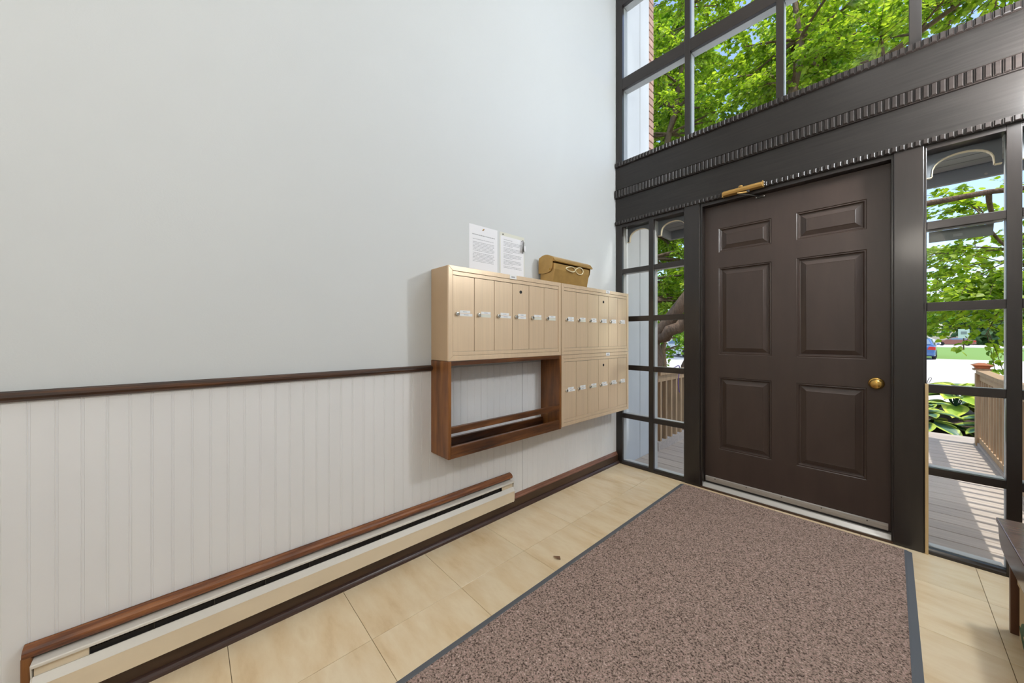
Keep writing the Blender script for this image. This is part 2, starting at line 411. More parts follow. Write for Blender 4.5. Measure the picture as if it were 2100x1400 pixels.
# ------------------------------------------------------------------ windows
ARCH_N = 14
def scallop(x0, x1, name, parent):
    """exterior arched board in the head of a pane"""
    w = x1 - x0; ft = 0.085 * w if w < 0.3 else 0.06
    zf, zt, top = 1.998, 2.098, 2.16
    cx = (x0 + x1) / 2; r = w / 2 - ft
    pts = [(x0, top), (x0, zf), (x0 + ft, zf)]
    for k in range(ARCH_N + 1):
        a = PI - PI * k / ARCH_N
        pts.append((cx + r * math.cos(a), zf + 0.012 + (zt - zf - 0.012) * math.sin(a) ** 0.75))
    pts += [(x1 - ft, zf), (x1, zf), (x1, top)]
    o = MB().prism(pts, 'y', 0.092, 0.106).build(name, 'darkext', parent)
    # lower edge in cream, painting the light caught on the board's thickness
    m = MB()
    edge = pts[1:-1]
    for i in range(len(edge) - 1):
        (xa, za), (xb, zb) = edge[i], edge[i+1]
        b = len(m.v)
        dx, dz = xb - xa, zb - za; l = math.hypot(dx, dz) or 1
        nx, nz = dz / l * 0.004, -dx / l * 0.004
        for yy in (0.088, 0.110):
            m.v += [(xa, yy, za), (xb, yy, zb), (xb + nx, yy, zb + nz), (xa + nx, yy, za + nz)]
        m.f += [(b, b+1, b+2, b+3), (b+7, b+6, b+5, b+4), (b, b+4, b+5, b+1), (b+2, b+6, b+7, b+3), (b+1, b+5, b+6, b+2), (b+3, b+7, b+4, b)]
    m.build('scallop_lit_edge', 'edge', o)

def window(name, label, xb, zb, sill, head, headboard, depth_in=0.026, depth_out=0.085, scall=True):
    """xb: list of (x0,x1) vertical members, zb: list of (z0,z1) cross members"""
    t = thing(name, label, 'window', ((xb[0][0] + xb[-1][1]) / 2, 0, sill[0]), kind='structure')
    z0, z1 = sill[1], head[0]
    for i, (a, b) in enumerate(xb):
        MB().quadbox(a, b, 0.0, depth_in, sill[0], head[1]).build('mullion', 'darkv', t, 0.002)
        ws_ = 0.0035
        MB().quadbox(a + ws_, b - ws_, depth_in + 0.006, depth_out, sill[0], head[1]).build('outer_mullion', 'white_ext', t, 0.002)
    for i in range(len(xb) - 1):
        a, b = xb[i][1], xb[i+1][0]
        for (p, q) in zb:
            MB().quadbox(a, b, 0.001, depth_in, p, q).build('muntin', 'dark', t, 0.002)
            MB().quadbox(a, b, depth_in + 0.006, depth_out, p + 0.003, q - 0.003).build('outer_muntin', 'white_ext', t)
        MB().prism([(-0.002, sill[0]), (depth_in, sill[0]), (depth_in, sill[1]), (0.006, sill[1] - 0.002), (0.002, sill[1] - 0.010), (-0.002, sill[1] - 0.016)], 'x', a, b).build('sill', 'dark', t)
        MB().prism([(depth_in + 0.006, sill[0]), (depth_out + 0.03, sill[0] - 0.002), (depth_out + 0.03, sill[1] - 0.012), (depth_in + 0.006, sill[1] + 0.001)], 'x', a, b).build('outer_sill', 'white_ext', t)
        MB().quadbox(a, b, 0.0, depth_out, head[0], head[1]).build('head_rail', 'dark', t)
        zz = [z0] + [v for pq in zb for v in pq] + [z1]
        for k in range(0, len(zz), 2):
            MB().quadbox(a - 0.002, b + 0.002, depth_in + 0.001, depth_in + 0.005, zz[k] - 0.002, zz[k+1] + 0.002).build('pane', 'glass', t)
        if scall:
            scallop(a, b, 'scalloped_board', t)
    return t
MZ = [(0.415, 0.455), (0.845, 0.888), (1.273, 1.318), (1.700, 1.742)]
window('window_1', 'left sidelight of ten panes beside the mailboxes', [(0.0, 0.060), (0.306, 0.348), (0.592, 0.601)], MZ, (0.0, 0.030), (2.118, 2.150), True)
window('window_2', 'right sidelight of ten panes with a view of the deck', [(1.812, 1.822), (2.066, 2.110), (2.360, RX)], MZ, (0.0, 0.030), (2.118, 2.150), True)
window('window_3', 'tall upper window above the door header, full of leaves', [(0.0, 0.060), (0.598, 0.638), (1.178, 1.219), (1.760, 1.805), (2.360, RX)],
       [(3.352, 3.448), (4.106, 4.200), (4.86, 4.95)], (2.690, 2.705), (5.15, 5.2), False, 0.03, 0.10, scall=False)

# ------------------------------------------------------------------ door
dr = thing('door_1', 'dark brown six-panel entrance door with brass knob', 'door', (1.207, 0.055, 0.0), kind='structure')
DX0, DX1, DZ0, DZ1, DY = 0.728, 1.694, 0.040, 2.118, 0.055
px_ = [(0.822, 1.144), (1.276, 1.599)]
pz_ = [(0.301, 0.840), (1.006, 1.650), (1.767, 1.944)]
m = MB()
def fr(a, b, c, d): m.quadbox(a, b, DY, DY + 0.045, c, d)
fr(DX0, px_[0][0], DZ0, DZ1); fr(px_[0][1], px_[1][0], DZ0, DZ1); fr(px_[1][1], DX1, DZ0, DZ1)
for (a, b) in px_:
    zc = [DZ0] + [v for pq in pz_ for v in pq] + [DZ1]
    for k in range(0, len(zc), 2): fr(a, b, zc[k], zc[k+1])
m.build('slab', 'door', dr)
for (a, b) in px_:
    for (c, d) in pz_:
        m = MB(); loops = [(0.0, 0.0), (0.004, 0.004), (0.010, 0.003), (0.016, 0.012), (0.022, 0.013), (0.046, 0.004), (0.050, 0.0015), (0.053, 0.002)]
        for ins, dep in loops:
            m.v += [(a + ins, DY + dep, c + ins), (b - ins, DY + dep, c + ins), (b - ins, DY + dep, d - ins), (a + ins, DY + dep, d - ins)]
        for i in range(len(loops) - 1):
            for k in range(4):
                k2 = (k + 1) % 4
                m.f.append((4*i + k, 4*i + k2, 4*i + 4 + k2, 4*i + 4 + k))
        e = 4 * (len(loops) - 1); m.f.append((e, e+1, e+2, e+3))
        m.v += [(a, DY + 0.03, c), (b, DY + 0.03, c), (b, DY + 0.03, d), (a, DY + 0.03, d)]
        q = len(m.v) - 4; m.f.append((q+3, q+2, q+1, q))
        for k in range(4):
            k2 = (k + 1) % 4; m.f.append((k, q + k, q + k2, k2))
        m.build('panel', 'door', dr)
# jamb with stop and head
MB().quadbox(0.712, 0.7265, 0.0, 0.12, 0.0, 2.150).build('jamb', 'darkv', dr)
MB().quadbox(1.6955, 1.703, 0.0, 0.12, 0.0, 2.150).build('jamb', 'darkv', dr)
MB().quadbox(0.7265, 1.6955, 0.0, 0.12, 2.120, 2.150).build('head_jamb', 'dark', dr)
MB().quadbox(0.7265, 0.748, 0.1005, 0.12, 0.033, 2.120).build('stop', 'darkv', dr)
MB().quadbox(1.676, 1.6955, 0.1005, 0.12, 0.033, 2.120).build('stop', 'darkv', dr)
MB().quadbox(0.748, 1.676, 0.1005, 0.12, 2.100, 2.120).build('stop', 'dark', dr)
kn = MB().lathe([(0.0, 0.0), (0.033, 0.0), (0.034, -0.004), (0.029, -0.010), (0.016, -0.014), (0.0115, -0.020), (0.0115, -0.030), (0.019, -0.036), (0.026, -0.044), (0.0275, -0.052), (0.025, -0.060), (0.017, -0.066), (0.009, -0.068), (0.0, -0.068)], (1.637, DY, 0.871), (0, 1, 0), 32).build('knob', 'brass', dr, smooth=True)
kn['label'] = 'round brass knob with dished rosette'
sw = MB().prism([(DY, 0.040), (DY - 0.006, 0.046), (DY - 0.006, 0.060), (DY - 0.010, 0.066), (DY - 0.010, 0.078), (DY, 0.082)], 'x', 0.733, 1.684).build('sweep', 'alu', dr)
for k in range(5):
    MB().lathe([(0.0035, 0.0), (0.0035, -0.002), (0.0, -0.003)], (0.80 + 0.20 * k, DY - 0.010, 0.072), (0, 1, 0), 10).build('screw', 'steel', sw)
MB().quadbox(0.733, 1.684, DY - 0.003, DY + 0.004, 0.030, 0.046).build('sweep_rubber', 'black', dr)
th = MB().prism([(0.0, 0.0), (0.0, 0.008), (0.010, 0.012), (0.036, 0.031), (0.10, 0.033), (0.10, 0.0)], 'x', 0.7265, 1.6955).build('threshold', 'alu', dr)
MB().quadbox(0.712, 1.703, -0.010, 0.0, 0.0, 0.012).build('threshold_strip', 'base', dr)

# door closer
dc = thing('door_closer', 'gold hydraulic door closer on the header above the door', 'door closer', (0.995, -0.03, 2.14))
MB().prism([(-0.020, 2.138), (-0.050, 2.143), (-0.056, 2.158), (-0.050, 2.172), (-0.020, 2.178)], 'x', 0.880, 1.112).build('body', 'gold', dc, 0.003)
MB().quadbox(0.872, 0.880, -0.048, -0.020, 2.134, 2.170).build('end_cap', 'gold', dc, 0.003)
ec = MB().quadbox(1.112, 1.118, -0.052, -0.020, 2.138, 2.178).build('end_cap', 'gold', dc, 0.002)
for zz in (2.150, 2.167):
    MB().lathe([(0.0055, 0.0), (0.0055, 0.005), (0.003, 0.007), (0.0, 0.007)], (1.118, -0.038, zz), (1, 0, 0), 12).build('valve_screw', 'chrome', ec)
MB().lathe([(0.014, 0.0), (0.014, 0.006), (0.010, 0.012), (0.0, 0.013)], (0.985, -0.034, 2.176), (0, 0, 1), 16).build('pinion_cap', 'gold', dc)
MB().lathe([(0.010, 0.0), (0.010, -0.014), (0.0, -0.015)], (1.03, -0.038, 2.142), (0, 0, 1), 12).build('spindle', 'steel', dc)
MB().tube([(1.03, -0.038, 2.130), (0.975, -0.075, 2.126)], 0.0045, 8).build('main_arm', 'gold', dc)
MB().tube([(0.975, -0.075, 2.124), (1.03, -0.02, 2.115), (1.075, 0.045, 2.108)], 0.004, 8).build('link_arm', 'steel', dc)
sh = MB().quadbox(1.055, 1.110, 0.044, 0.055, 2.098, 2.108).build('shoe', 'steel', dc)
for xx in (1.060, 1.105):
    MB().lathe([(0.004, 0.0), (0.004, -0.004), (0.0, -0.005)], (xx, 0.044, 2.103), (0, 1, 0), 10).build('screw', 'chrome', sh)

# ------------------------------------------------------------------ mailboxes
FX = 0.173
def mailbox(y0, z0, label, tagy, seed, lockz):
    rr = random.Random(seed)
    w, h = 0.893, 0.490
    t = thing('mailbox_unit', label, 'mailbox', (0.0, y0 + w / 2, z0), 'bronze wall mailbox units')
    y1, z1 = y0 + w, z0 + h
    MB().quadbox(0.0, FX - 0.010, y0 + 0.001, y1 - 0.001, z0, z1).build('cabinet', 'mailbody', t, 0.0015)
    rim = 0.0255
    # mitred rim, four lengths
    for pts in ([(y0, z0), (y0, z1), (y0 + rim, z1 - rim), (y0 + rim, z0 + rim)],
                [(y0 + 0.0006, z1), (y1 - 0.0006, z1), (y1 - rim, z1 - rim + 0.0006), (y0 + rim, z1 - rim + 0.0006)],
                [(y1, z1), (y1, z0), (y1 - rim, z0 + rim), (y1 - rim, z1 - rim)],
                [(y1 - 0.0006, z0), (y0 + 0.0006, z0), (y0 + rim, z0 + rim - 0.0006), (y1 - rim, z0 + rim - 0.0006)]):
        MB().prism(pts, 'x', FX - 0.012, FX).build('rim', 'mail', t, 0.0012)
    iy0, iy1, iz0, iz1 = y0 + rim + 0.001, y1 - rim - 0.001, z0 + rim + 0.001, z1 - rim - 0.001
    MB().quadbox(FX - 0.0105, FX - 0.009, iy0, iy1, iz0, iz1).build('backing', 'maildark', t)
    MB().quadbox(FX - 0.0095, FX - 0.002, iy0, iy1, iz1 - 0.020, iz1).build('top_lip', 'mail', t, 0.001)
    MB().quadbox(FX - 0.0095, FX - 0.002, iy0, iy1, iz0, iz0 + 0.020).build('bottom_lip', 'mail', t, 0.001)
    dz0, dz1 = iz0 + 0.021, iz1 - 0.022
    dw = (iy1 - iy0) / 6
    for k in range(6):
        a, b = iy0 + dw * k + 0.0016, iy0 + dw * (k + 1) - 0.0016
        d = MB().quadbox(FX - 0.0095, FX - 0.004, a, b, dz0, dz1).build('mail_door', 'mail', t, 0.001)
        lz = z0 + lockz
        MB().lathe([(0.0115, 0.0), (0.0115, 0.007), (0.0095, 0.011), (0.006, 0.0115), (0.0055, 0.009), (0.0, 0.009)], (FX - 0.004, a + 0.026, lz), (1, 0, 0), 18).build('lock', 'chrome', d)
        MB().quadbox(FX + 0.0048, FX + 0.0056, a + 0.0252, a + 0.0268, lz - 0.004, lz + 0.004).build('key_slot', 'steel', d)
        wide = rr.random() < 0.35
        def card(ya, yb, za, zb):
            c = MB().quadbox(FX - 0.0042, FX - 0.0032, ya, yb, za, zb).build('name_card', 'tag', d)
            MB().quadbox(FX - 0.0034, FX - 0.0030, ya + 0.3 * (yb - ya), ya + 0.68 * (yb - ya), za + 0.42 * (zb - za), za + 0.6 * (zb - za)).build('card_print', 'ink', c)
        card(a + 0.044, a + 0.110, lz + 0.006, lz + 0.020)
        miss = (seed == 1 and k == 1) or (seed == 1 and k == 4) or rr.random() < 0.15
        if not miss:
            card(a + 0.044, a + (0.124 if wide or (seed == 1 and k == 0) else 0.112), lz - 0.010, lz + 0.004)
        else:
            MB().quadbox(FX - 0.0042, FX - 0.0036, a + 0.042, a + 0.112, lz - 0.011, lz + 0.004).build('card_residue', 'sleeve', d)
        if k == 3:
            MB().lathe([(0.010, 0.0), (0.010, 0.002), (0.006, 0.003), (0.0055, 0.001), (0.0, 0.001)], (FX - 0.004, a + 0.066, dz1 - 0.046), (1, 0, 0), 16).build('master_lock', 'black', d)
    pl = MB().quadbox(FX - 0.001, FX + 0.001, y0 + tagy, y0 + tagy + 0.054, z1 - 0.0235, z1 + 0.0005).build('unit_plate', 'tag', t)
    pl['label'] = 'small white plate on the top rim'
    MB().quadbox(FX + 0.0008, FX + 0.0013, y0 + tagy + 0.012, y0 + tagy + 0.040, z1 - 0.016, z1 - 0.008).build('plate_print', 'ink', pl)
    return t
mailbox(-1.885, 1.014, 'bronze six-door mailbox unit directly above the wooden rack', 0.421, 1, 0.243)
mailbox(-0.985, 1.014, 'bronze six-door mailbox unit with the brass letterbox on its top, next to the window', 0.545, 2, 0.243)
mailbox(-0.985, 0.522, 'bronze six-door mailbox unit right of the wooden rack, lowest one', 0.545, 3, 0.243)

# ------------------------------------------------------------------ wooden rack below the first mailbox
rk = thing('wall_rack', 'stained wooden magazine rack below the mailbox unit', 'rack', (0.0, -1.4375, 0.512))
MB().quadbox(0.0, FX, -1.885, -1.867, 0.512, 1.0125).build('side_board', 'woodv', rk, 0.002)
MB().quadbox(0.0, FX, -1.008, -0.990, 0.512, 1.0125).build('side_board', 'woodv', rk, 0.002)
MB().quadbox(0.0, FX - 0.001, -1.867, -1.008, 0.990, 1.0125).build('top_board', 'wood', rk, 0.001)
MB().quadbox(0.0, FX - 0.001, -1.867, -1.008, 0.513, 0.528).build('bottom_board', 'wood', rk, 0.001)
MB().quadbox(FX - 0.019, FX, -1.867, -1.008, 0.5285, 0.573).build('front_rail', 'wood', rk, 0.0015)
MB().quadbox(FX - 0.020, FX - 0.002, -1.867, -1.008, 0.641, 0.675).build('upper_rail', 'wood', rk, 0.0015)
MB().quadbox(0.001, 0.019, -1.867, -1.008, 0.528, 0.572).build('back_rail', 'wood', rk, 0.0015)

# ------------------------------------------------------------------ brass letterbox on top
lb = thing('letterbox', 'gold metal letterbox with curved lid and knotted ornament on the mailboxes', 'letterbox', (0.085, -0.83, 1.504))
LY0, LY1 = -1.035, -0.628
body = [(0.014, 1.5045), (0.130, 1.5045), (0.148, 1.600), (0.150, 1.640), (0.020, 1.668)]
MB().prism(body, 'y', LY0 + 0.004, LY1 - 0.004).build('body', 'brassp', lb, 0.004)
lid = [(0.012, 1.584)]
lidp = [(0.012, 1.665)] + [(0.012 + 0.128 * (k / 8.0), 1.668 + 0.036 * math.sin(PI * (0.18 + 0.72 * k / 8.0))) for k in range(9)] + [(0.153, 1.664), (0.155, 1.654), (0.150, 1.648), (0.145, 1.652)]
MB().prism(lidp, 'y', LY0, LY1 + 0.03).build('lid', 'brassp', lb, 0.002)
MB().tube([(0.152, LY0, 1.655), (0.152, LY1 + 0.03, 1.655)], 0.0055, 10).build('lid_roll', 'brassp', lb)
for (ya, yb) in ((LY0 - 0.004, LY0 + 0.002), (LY1 + 0.024, LY1 + 0.03)):
    cheek = [(0.008, 1.582), (0.055, 1.577), (0.095, 1.579), (0.120, 1.590), (0.132, 1.612), (0.137, 1.650), (0.146, 1.692)] + [(0.012 + 0.128 * (k / 8.0), 1.669 + 0.036 * math.sin(PI * (0.18 + 0.72 * k / 8.0))) for k in range(8, -1, -1)] + [(0.008, 1.665)]
    ck = MB().prism(cheek[:6] + cheek[7:], 'y', ya, yb).build('lid_cheek', 'brassp', lb)
    MB().lathe([(0.007, 0.0), (0.006, -0.003), (0.0, -0.005)], (0.112, ya, 1.602), (0, 1, 0), 12).build('rivet', 'brass', ck)
kt = []
for k in range(49):
    a = 2 * PI * k / 48
    kt.append((0.1535 + 0.004 * math.cos(3 * a), -0.815 + 0.085 * math.cos(a) + 0.010 * math.cos(3 * a), 1.616 + 0.020 * math.sin(2 * a) + 0.006 * math.sin(3 * a)))
MB().tube(kt, 0.0042, 8, caps=False).build('ornament', 'ivory', lb, smooth=True)

# ------------------------------------------------------------------ notices on the wall
def notice(y0, y1, z0, z1, label, seed, sleeve):
    rr = random.Random(seed)
    t = thing('notice_sheet', label, 'notice', (-0.005, (y0 + y1) / 2, z0))
    xo = -0.0058
    if sleeve:
        MB().quadbox(xo, xo + 0.001, y0 - 0.006, y1 + 0.004, z0 - 0.01, z1 + 0.001).build('plastic_sleeve', 'sleeve', t)
        xo += 0.0011
        sh_ = MB().quadbox(xo, xo + 0.0006, y0, y1 - 0.003, z0 - 0.008, z1 - 0.022).build('sheet', 'paper', t)
        top = z1 - 0.045
    else:
        sh_ = MB().quadbox(xo, xo + 0.0008, y0, y1, z0, z1).build('sheet', 'paper', t)
        top = z1 - 0.06
    m = MB(); xi = xo + 0.0009
    z = top; w = y1 - y0; line = 0
    while z > z0 + 0.045:
        lm, rm = 0.12 * w, 0.12 * w
        step, th_ = 0.0085, 0.0026
        if not sleeve and line == 0: th_, step = 0.0048, 0.026; lm = rm = 0.10 * w
        if not sleeve and line == 1: step = 0.018
        if sleeve and line % 4 == 0: rm = 0.5 * w; step = 0.014
        if not sleeve and line == 8: step = 0.014
        x = y0 + lm; e = y1 - rm - rr.random() * 0.05 * w
        while x < e:
            l = 0.004 + rr.random() * 0.012
            m.quadbox(xi, xi + 0.0002, x, min(x + l, e + 0.003), z, z + th_); x += l + 0.0022
        z -= step; line += 1
        if not sleeve and line > 15: break
    tag(m.build('printed_lines', 'ink', sh_), kind='stuff')
    if not sleeve:
        MB().tube([(xo, (y0 + y1) / 2 - 0.008, z1 - 0.024), (xo + 0.010, (y0 + y1) / 2 - 0.004, z1 - 0.018)], 0.0035, 8).build('push_pin', 'brass', t)
    else:
        MB().lathe([(0.004, 0.0), (0.003, 0.004), (0.0, 0.005)], (xo, y0 + 0.02, z1 - 0.012), (1, 0, 0), 10).build('push_pin', 'steel', t)
notice(-1.628, -1.408, 1.532, 1.814, 'white printed letter pinned to the wall above the mailboxes', 4, False)
notice(-1.382, -1.172, 1.540, 1.812, 'printed notice in a clear sleeve beside the pinned letter', 5, True)
ks = thing('key_set', 'small bunch of keys with white fob hanging on the sleeved notice', 'keys', (0.0, -1.19, 1.70))
MB().tube([(-0.004, -1.196, 1.782), (0.012, -1.196, 1.786), (0.014, -1.196, 1.776)], 0.002, 6).build('hook', 'steel', ks)
for k, (dy, l) in enumerate(((0.0, 0.075), (0.008, 0.06))):
    MB().tube([(0.011, -1.196 + dy, 1.776), (0.010, -1.198 + dy, 1.774 - l)], 0.0022, 6).build('key_shank', 'steel', ks)
    MB().quadbox(0.009, 0.011, -1.204 + dy, -1.190 + dy, 1.716 - 0.006 * k, 1.734 - 0.006 * k).build('key_bow', 'chrome', ks, 0.001)
MB().quadbox(0.008, 0.011, -1.186, -1.168, 1.716, 1.752).build('fob', 'paper', ks, 0.001)

# ------------------------------------------------------------------ baseboard heater and its wooden frame
hf = thing('trim_5', 'brown wooden rail framing the baseboard heater', 'trim', (0.0, -2.25, 0.213), kind='structure')
cp = [(0.0, 0.212)] + [(0.0 + 0.030 * math.sin(PI * k / 8), 0.232 - 0.019 * math.cos(PI * k / 8)) for k in range(0, 9)] + [(0.0, 0.252)]
MB().prism(cp, 'y', -3.200, -1.308).build('top_rail', 'cap', hf)
MB().quadbox(0.0, 0.026, -3.203, -3.182, 0.072, 0.225).build('stile', 'woodv', hf, 0.004)

ht = thing('baseboard_heater', 'long beige baseboard heater with dark slot along the wall', 'heater', (0.0, -2.25, 0.075))
HY0, HY1 = -3.180, -1.314
MB().prism([(0.0005, 0.2115), (0.049, 0.2105), (0.051, 0.208), (0.051, 0.201), (0.0495, 0.201), (0.0490, 0.2085), (0.0005, 0.2085)], 'y', HY0, HY1).build('cover', 'heatw', ht)
MB().quadbox(0.0005, 0.003, HY0, HY1, 0.0745, 0.2085).build('back_plate', 'heat', ht)
MB().prism([(0.038, 0.170), (0.041, 0.1705), (0.057, 0.150), (0.053, 0.083), (0.047, 0.079), (0.046, 0.081), (0.051, 0.086), (0.0545, 0.149)], 'y', HY0 + 0.001, HY1 - 0.001).build('front_panel', 'heat', ht)
MB().prism([(0.0385, 0.1715), (0.0415, 0.1720), (0.0580, 0.1505), (0.0560, 0.1500)], 'y', HY0 + 0.002, HY1 - 0.002).build('front_lip', 'heatw', ht)
for (a, b) in ((HY0 - 0.0015, HY0 + 0.001), (HY1 - 0.001, HY1 + 0.0015)):
    MB().prism([(0.0005, 0.0745), (0.044, 0.0745), (0.052, 0.086), (0.0555, 0.150), (0.043, 0.170), (0.050, 0.209), (0.0005, 0.2118)], 'y', a, b).build('end_cap', 'heatw', ht)
MB().quadbox(0.003, 0.038, HY0 + 0.003, HY0 + 0.105, 0.08, 0.196).build('junction_box', 'heat', ht, 0.001)
MB().quadbox(0.003, 0.038, HY1 - 0.098, HY1 - 0.003, 0.08, 0.196).build('junction_box', 'heat', ht, 0.001)
MB().quadbox(0.004, 0.030, HY0 + 0.106, HY1 - 0.099, 0.09, 0.185).build('fin_element', 'black', ht)
MB().quadbox(0.003, 0.0045, HY0 + 0.106, HY1 - 0.099, 0.185, 0.208).build('slot_back', 'black', ht)
for k in range(11):
    yy = -2.937 + 0.1525 * k
    MB().quadbox(0.0048, 0.040, yy, yy + 0.0022, 0.168, 0.206).build('bracket', 'steel', ht)
fm = MB()
for k in range(300):
    yy = HY0 + 0.115 + k * 0.0054
    fm.quadbox(0.005, 0.032, yy, yy + 0.0006, 0.1855, 0.190)
tag(fm.build('fins', 'steel', ht), kind='stuff')

# ------------------------------------------------------------------ rug
rg = thing('entrance_rug', 'brown speckled entrance rug with grey rubber edges before the door', 'rug', (1.178, -2.0, 0.0))
MB().quadbox(0.616, 1.742, -4.3, -0.052, 0.0, 0.0085).build('pile', 'rug', rg, 0.003)
MB().prism([(0.588, 0.0), (0.617, 0.0), (0.617, 0.006), (0.610, 0.006)], 'y', -4.3, -0.050).build('rubber_edge', 'rubber', rg)
MB().prism([(1.741, 0.0), (1.770, 0.0), (1.748, 0.006), (1.741, 0.006)], 'y', -4.3, -0.050).build('rubber_edge', 'rubber', rg)

# crumpled leaf on the tiles
dl = MB(); 
pts = [(-0.022, -0.004, 0.003), (-0.008, -0.012, 0.009), (0.012, -0.010, 0.006), (0.022, 0.002, 0.003), (0.010, 0.010, 0.010), (-0.010, 0.009, 0.002), (0.0, 0.0, 0.001)]
dl.v = [(x, y, z) for x, y, z in pts] + [(x, y, z + 0.0006) for x, y, z in pts]
for i in range(6):
    j = (i + 1) % 6
    dl.f += [(i, j, 6), (7 + j, 7 + i, 13), (i, 7 + i, 7 + j, j)]
o = link('dead_leaf', dl.mesh('dead_leaf', 'deadleaf'), None, loc=(0.529, -1.459, 0.0))
tag(o, 'small curled brown dead leaf lying on the tiles beside the rug', 'leaf')

# stick with a wire hook in the right window corner
st = thing('wooden_stick', 'thin pale wooden stick with wire hook standing by the right door post', 'stick', (1.820, 0.012, 0.012))
MB().quadbox(1.8155, 1.8275, -0.0145, -0.0055, 0.0, 0.893).build('strip', 'stick', st, 0.001)
MB().tube([(1.8215, -0.010, 0.885), (1.824, -0.010, 0.905), (1.830, -0.010, 0.925), (1.836, -0.010, 0.928), (1.838, -0.010, 0.920), (1.832, -0.010, 0.905), (1.828, -0.010, 0.896)], 0.0012, 6).build('wire_hook', 'steel', st)

# ------------------------------------------------------------------ bench and the box under it
bn = thing('bench', 'dark brown wooden bench with scalloped apron at the right edge', 'bench', (2.18, -1.0, 0.0))
MB().quadbox(1.975, 2.405, -1.62, -0.515, 0.412, 0.430).build('seat_board', 'bench', bn, 0.003)
ap = [(-0.520, 0.412), (-0.520, 0.385), (-0.530, 0.362), (-0.548, 0.345), (-0.575, 0.332), (-0.64, 0.326), (-1.50, 0.326), (-1.56, 0.332), (-1.59, 0.345), (-1.607, 0.362), (-1.615, 0.385), (-1.615, 0.412)]
MB().prism(ap, 'x', 1.980, 1.998).build('apron', 'bench', bn, 0.002)
MB().prism(ap, 'x', 2.382, 2.400).build('apron', 'bench', bn, 0.002)
for yy in (-0.531, -1.61):
    MB().prism([(2.006, 0.0), (2.10, 0.0), (2.19, 0.14), (2.28, 0.0), (2.376, 0.0), (2.376, 0.412), (2.006, 0.412)], 'y', yy, yy + 0.022).build('leg_board', 'benchd', bn, 0.002)
sb = thing('storage_box', 'beige cardboard box with green leaf print under the bench', 'box', (2.19, -0.88, 0.0))
MB().quadbox(2.022, 2.36, -1.20, -0.56, 0.0, 0.262).build('carton', 'box', sb, 0.002)
MB().quadbox(2.018, 2.364, -1.204, -0.556, 0.205, 0.266).build('lid', 'box', sb, 0.002)
for (cy, cz, sx) in ((-0.61, 0.03, 1), (-0.63, 0.075, -1), (-0.70, 0.10, 1), (-0.74, 0.04, -1), (-0.86, 0.08, 1), (-0.98, 0.05, 1)):
    pts = [(cy + sx * 0.045 * math.cos(a) + 0.01 * math.sin(a), cz + 0.02 * math.sin(a) + 0.02 * math.cos(a)) for a in [2 * PI * k / 12 for k in range(12)]]
    MB().prism(pts, 'x', 2.0212, 2.0222).build('printed_leaf', 'green', sb)
# ------------------------------------------------------------------ added interior fill lamps, all out of view, brightening the hall
for PX, PY, PZ, gm, lab in ((2.14, -0.72, 3.50, 'globef', 'added globe pendant, unseen fill light high near the entrance windows'), (1.95, -3.90, 2.3, 'globeb', 'added globe pendant, unseen fill light at the back of the hall')):
    pn = thing('added_pendant_lamp', lab, 'lamp', (PX, PY, RZ), 'added fill pendants')
    MB().lathe([(0.0, 0.0), (0.07, 0.0), (0.07, -0.02), (0.03, -0.04), (0.0, -0.04)], (PX, PY, RZ), (0, 0, 1), 20).build('canopy', 'lampwhite', pn)
    MB().tube([(PX, PY, RZ - 0.04), (PX, PY, PZ + 0.20)], 0.006, 8).build('rod', 'lampwhite', pn)
    MB().lathe([(0.20 * math.sin(PI * k / 16), PZ - 0.20 * math.cos(PI * k / 16)) for k in range(17)], (PX, PY, 0), (0, 0, 1), 28).build('globe', gm, pn, smooth=True)
for yy, lab in ((-1.3, 'added flush ceiling lamp, unseen fill light nearest the entrance windows'), (-2.8, 'added flush ceiling lamp, unseen fill light in the middle of the hall'), (-4.3, 'added flush ceiling lamp, unseen fill light at the back of the hall')):
    hl = thing('added_ceiling_lamp', lab, 'lamp', (1.5, yy, RZ), 'added fill ceiling lamps')  # added ceiling fill, never in view
    MB().lathe([(0.0, 0.0), (0.20, 0.0), (0.20, -0.03), (0.0, -0.03)], (1.5, yy, RZ), (0, 0, 1), 24).build('base', 'lampwhite', hl)
    MB().lathe([(0.19, 0.0), (0.185, -0.05), (0.15, -0.10), (0.09, -0.13), (0.0, -0.14)], (1.5, yy, RZ - 0.031), (0, 0, 1), 24).build('bowl', 'hallfill', hl, smooth=True)


SY, SZ = -0.28, 2.35
wsn = thing('added_wall_sconce', 'added wall sconce, unseen fill light on the right wall beside the entrance window', 'lamp', (RX, SY, SZ))  # added out of view to imitate window light on the mailbox wall
MB().lathe([(0.0, 0.0), (0.06, 0.0), (0.06, -0.012), (0.02, -0.02), (0.0, -0.02)], (RX, SY, SZ - 0.11), (1, 0, 0), 20).build('back_plate', 'lampwhite', wsn)
MB().tube([(RX - 0.02, SY, SZ - 0.11), (RX - 0.09, SY, SZ - 0.12), (RX - 0.12, SY, SZ - 0.085)], 0.009, 8).build('arm', 'lampwhite', wsn)
MB().lathe([(0.09 * math.sin(PI * k / 12), SZ - 0.09 * math.cos(PI * k / 12)) for k in range(13)], (RX - 0.12, SY, 0), (0, 0, 1), 20).build('globe', 'sconce', wsn, smooth=True)

# ================================================================== outside
GZ = -0.45
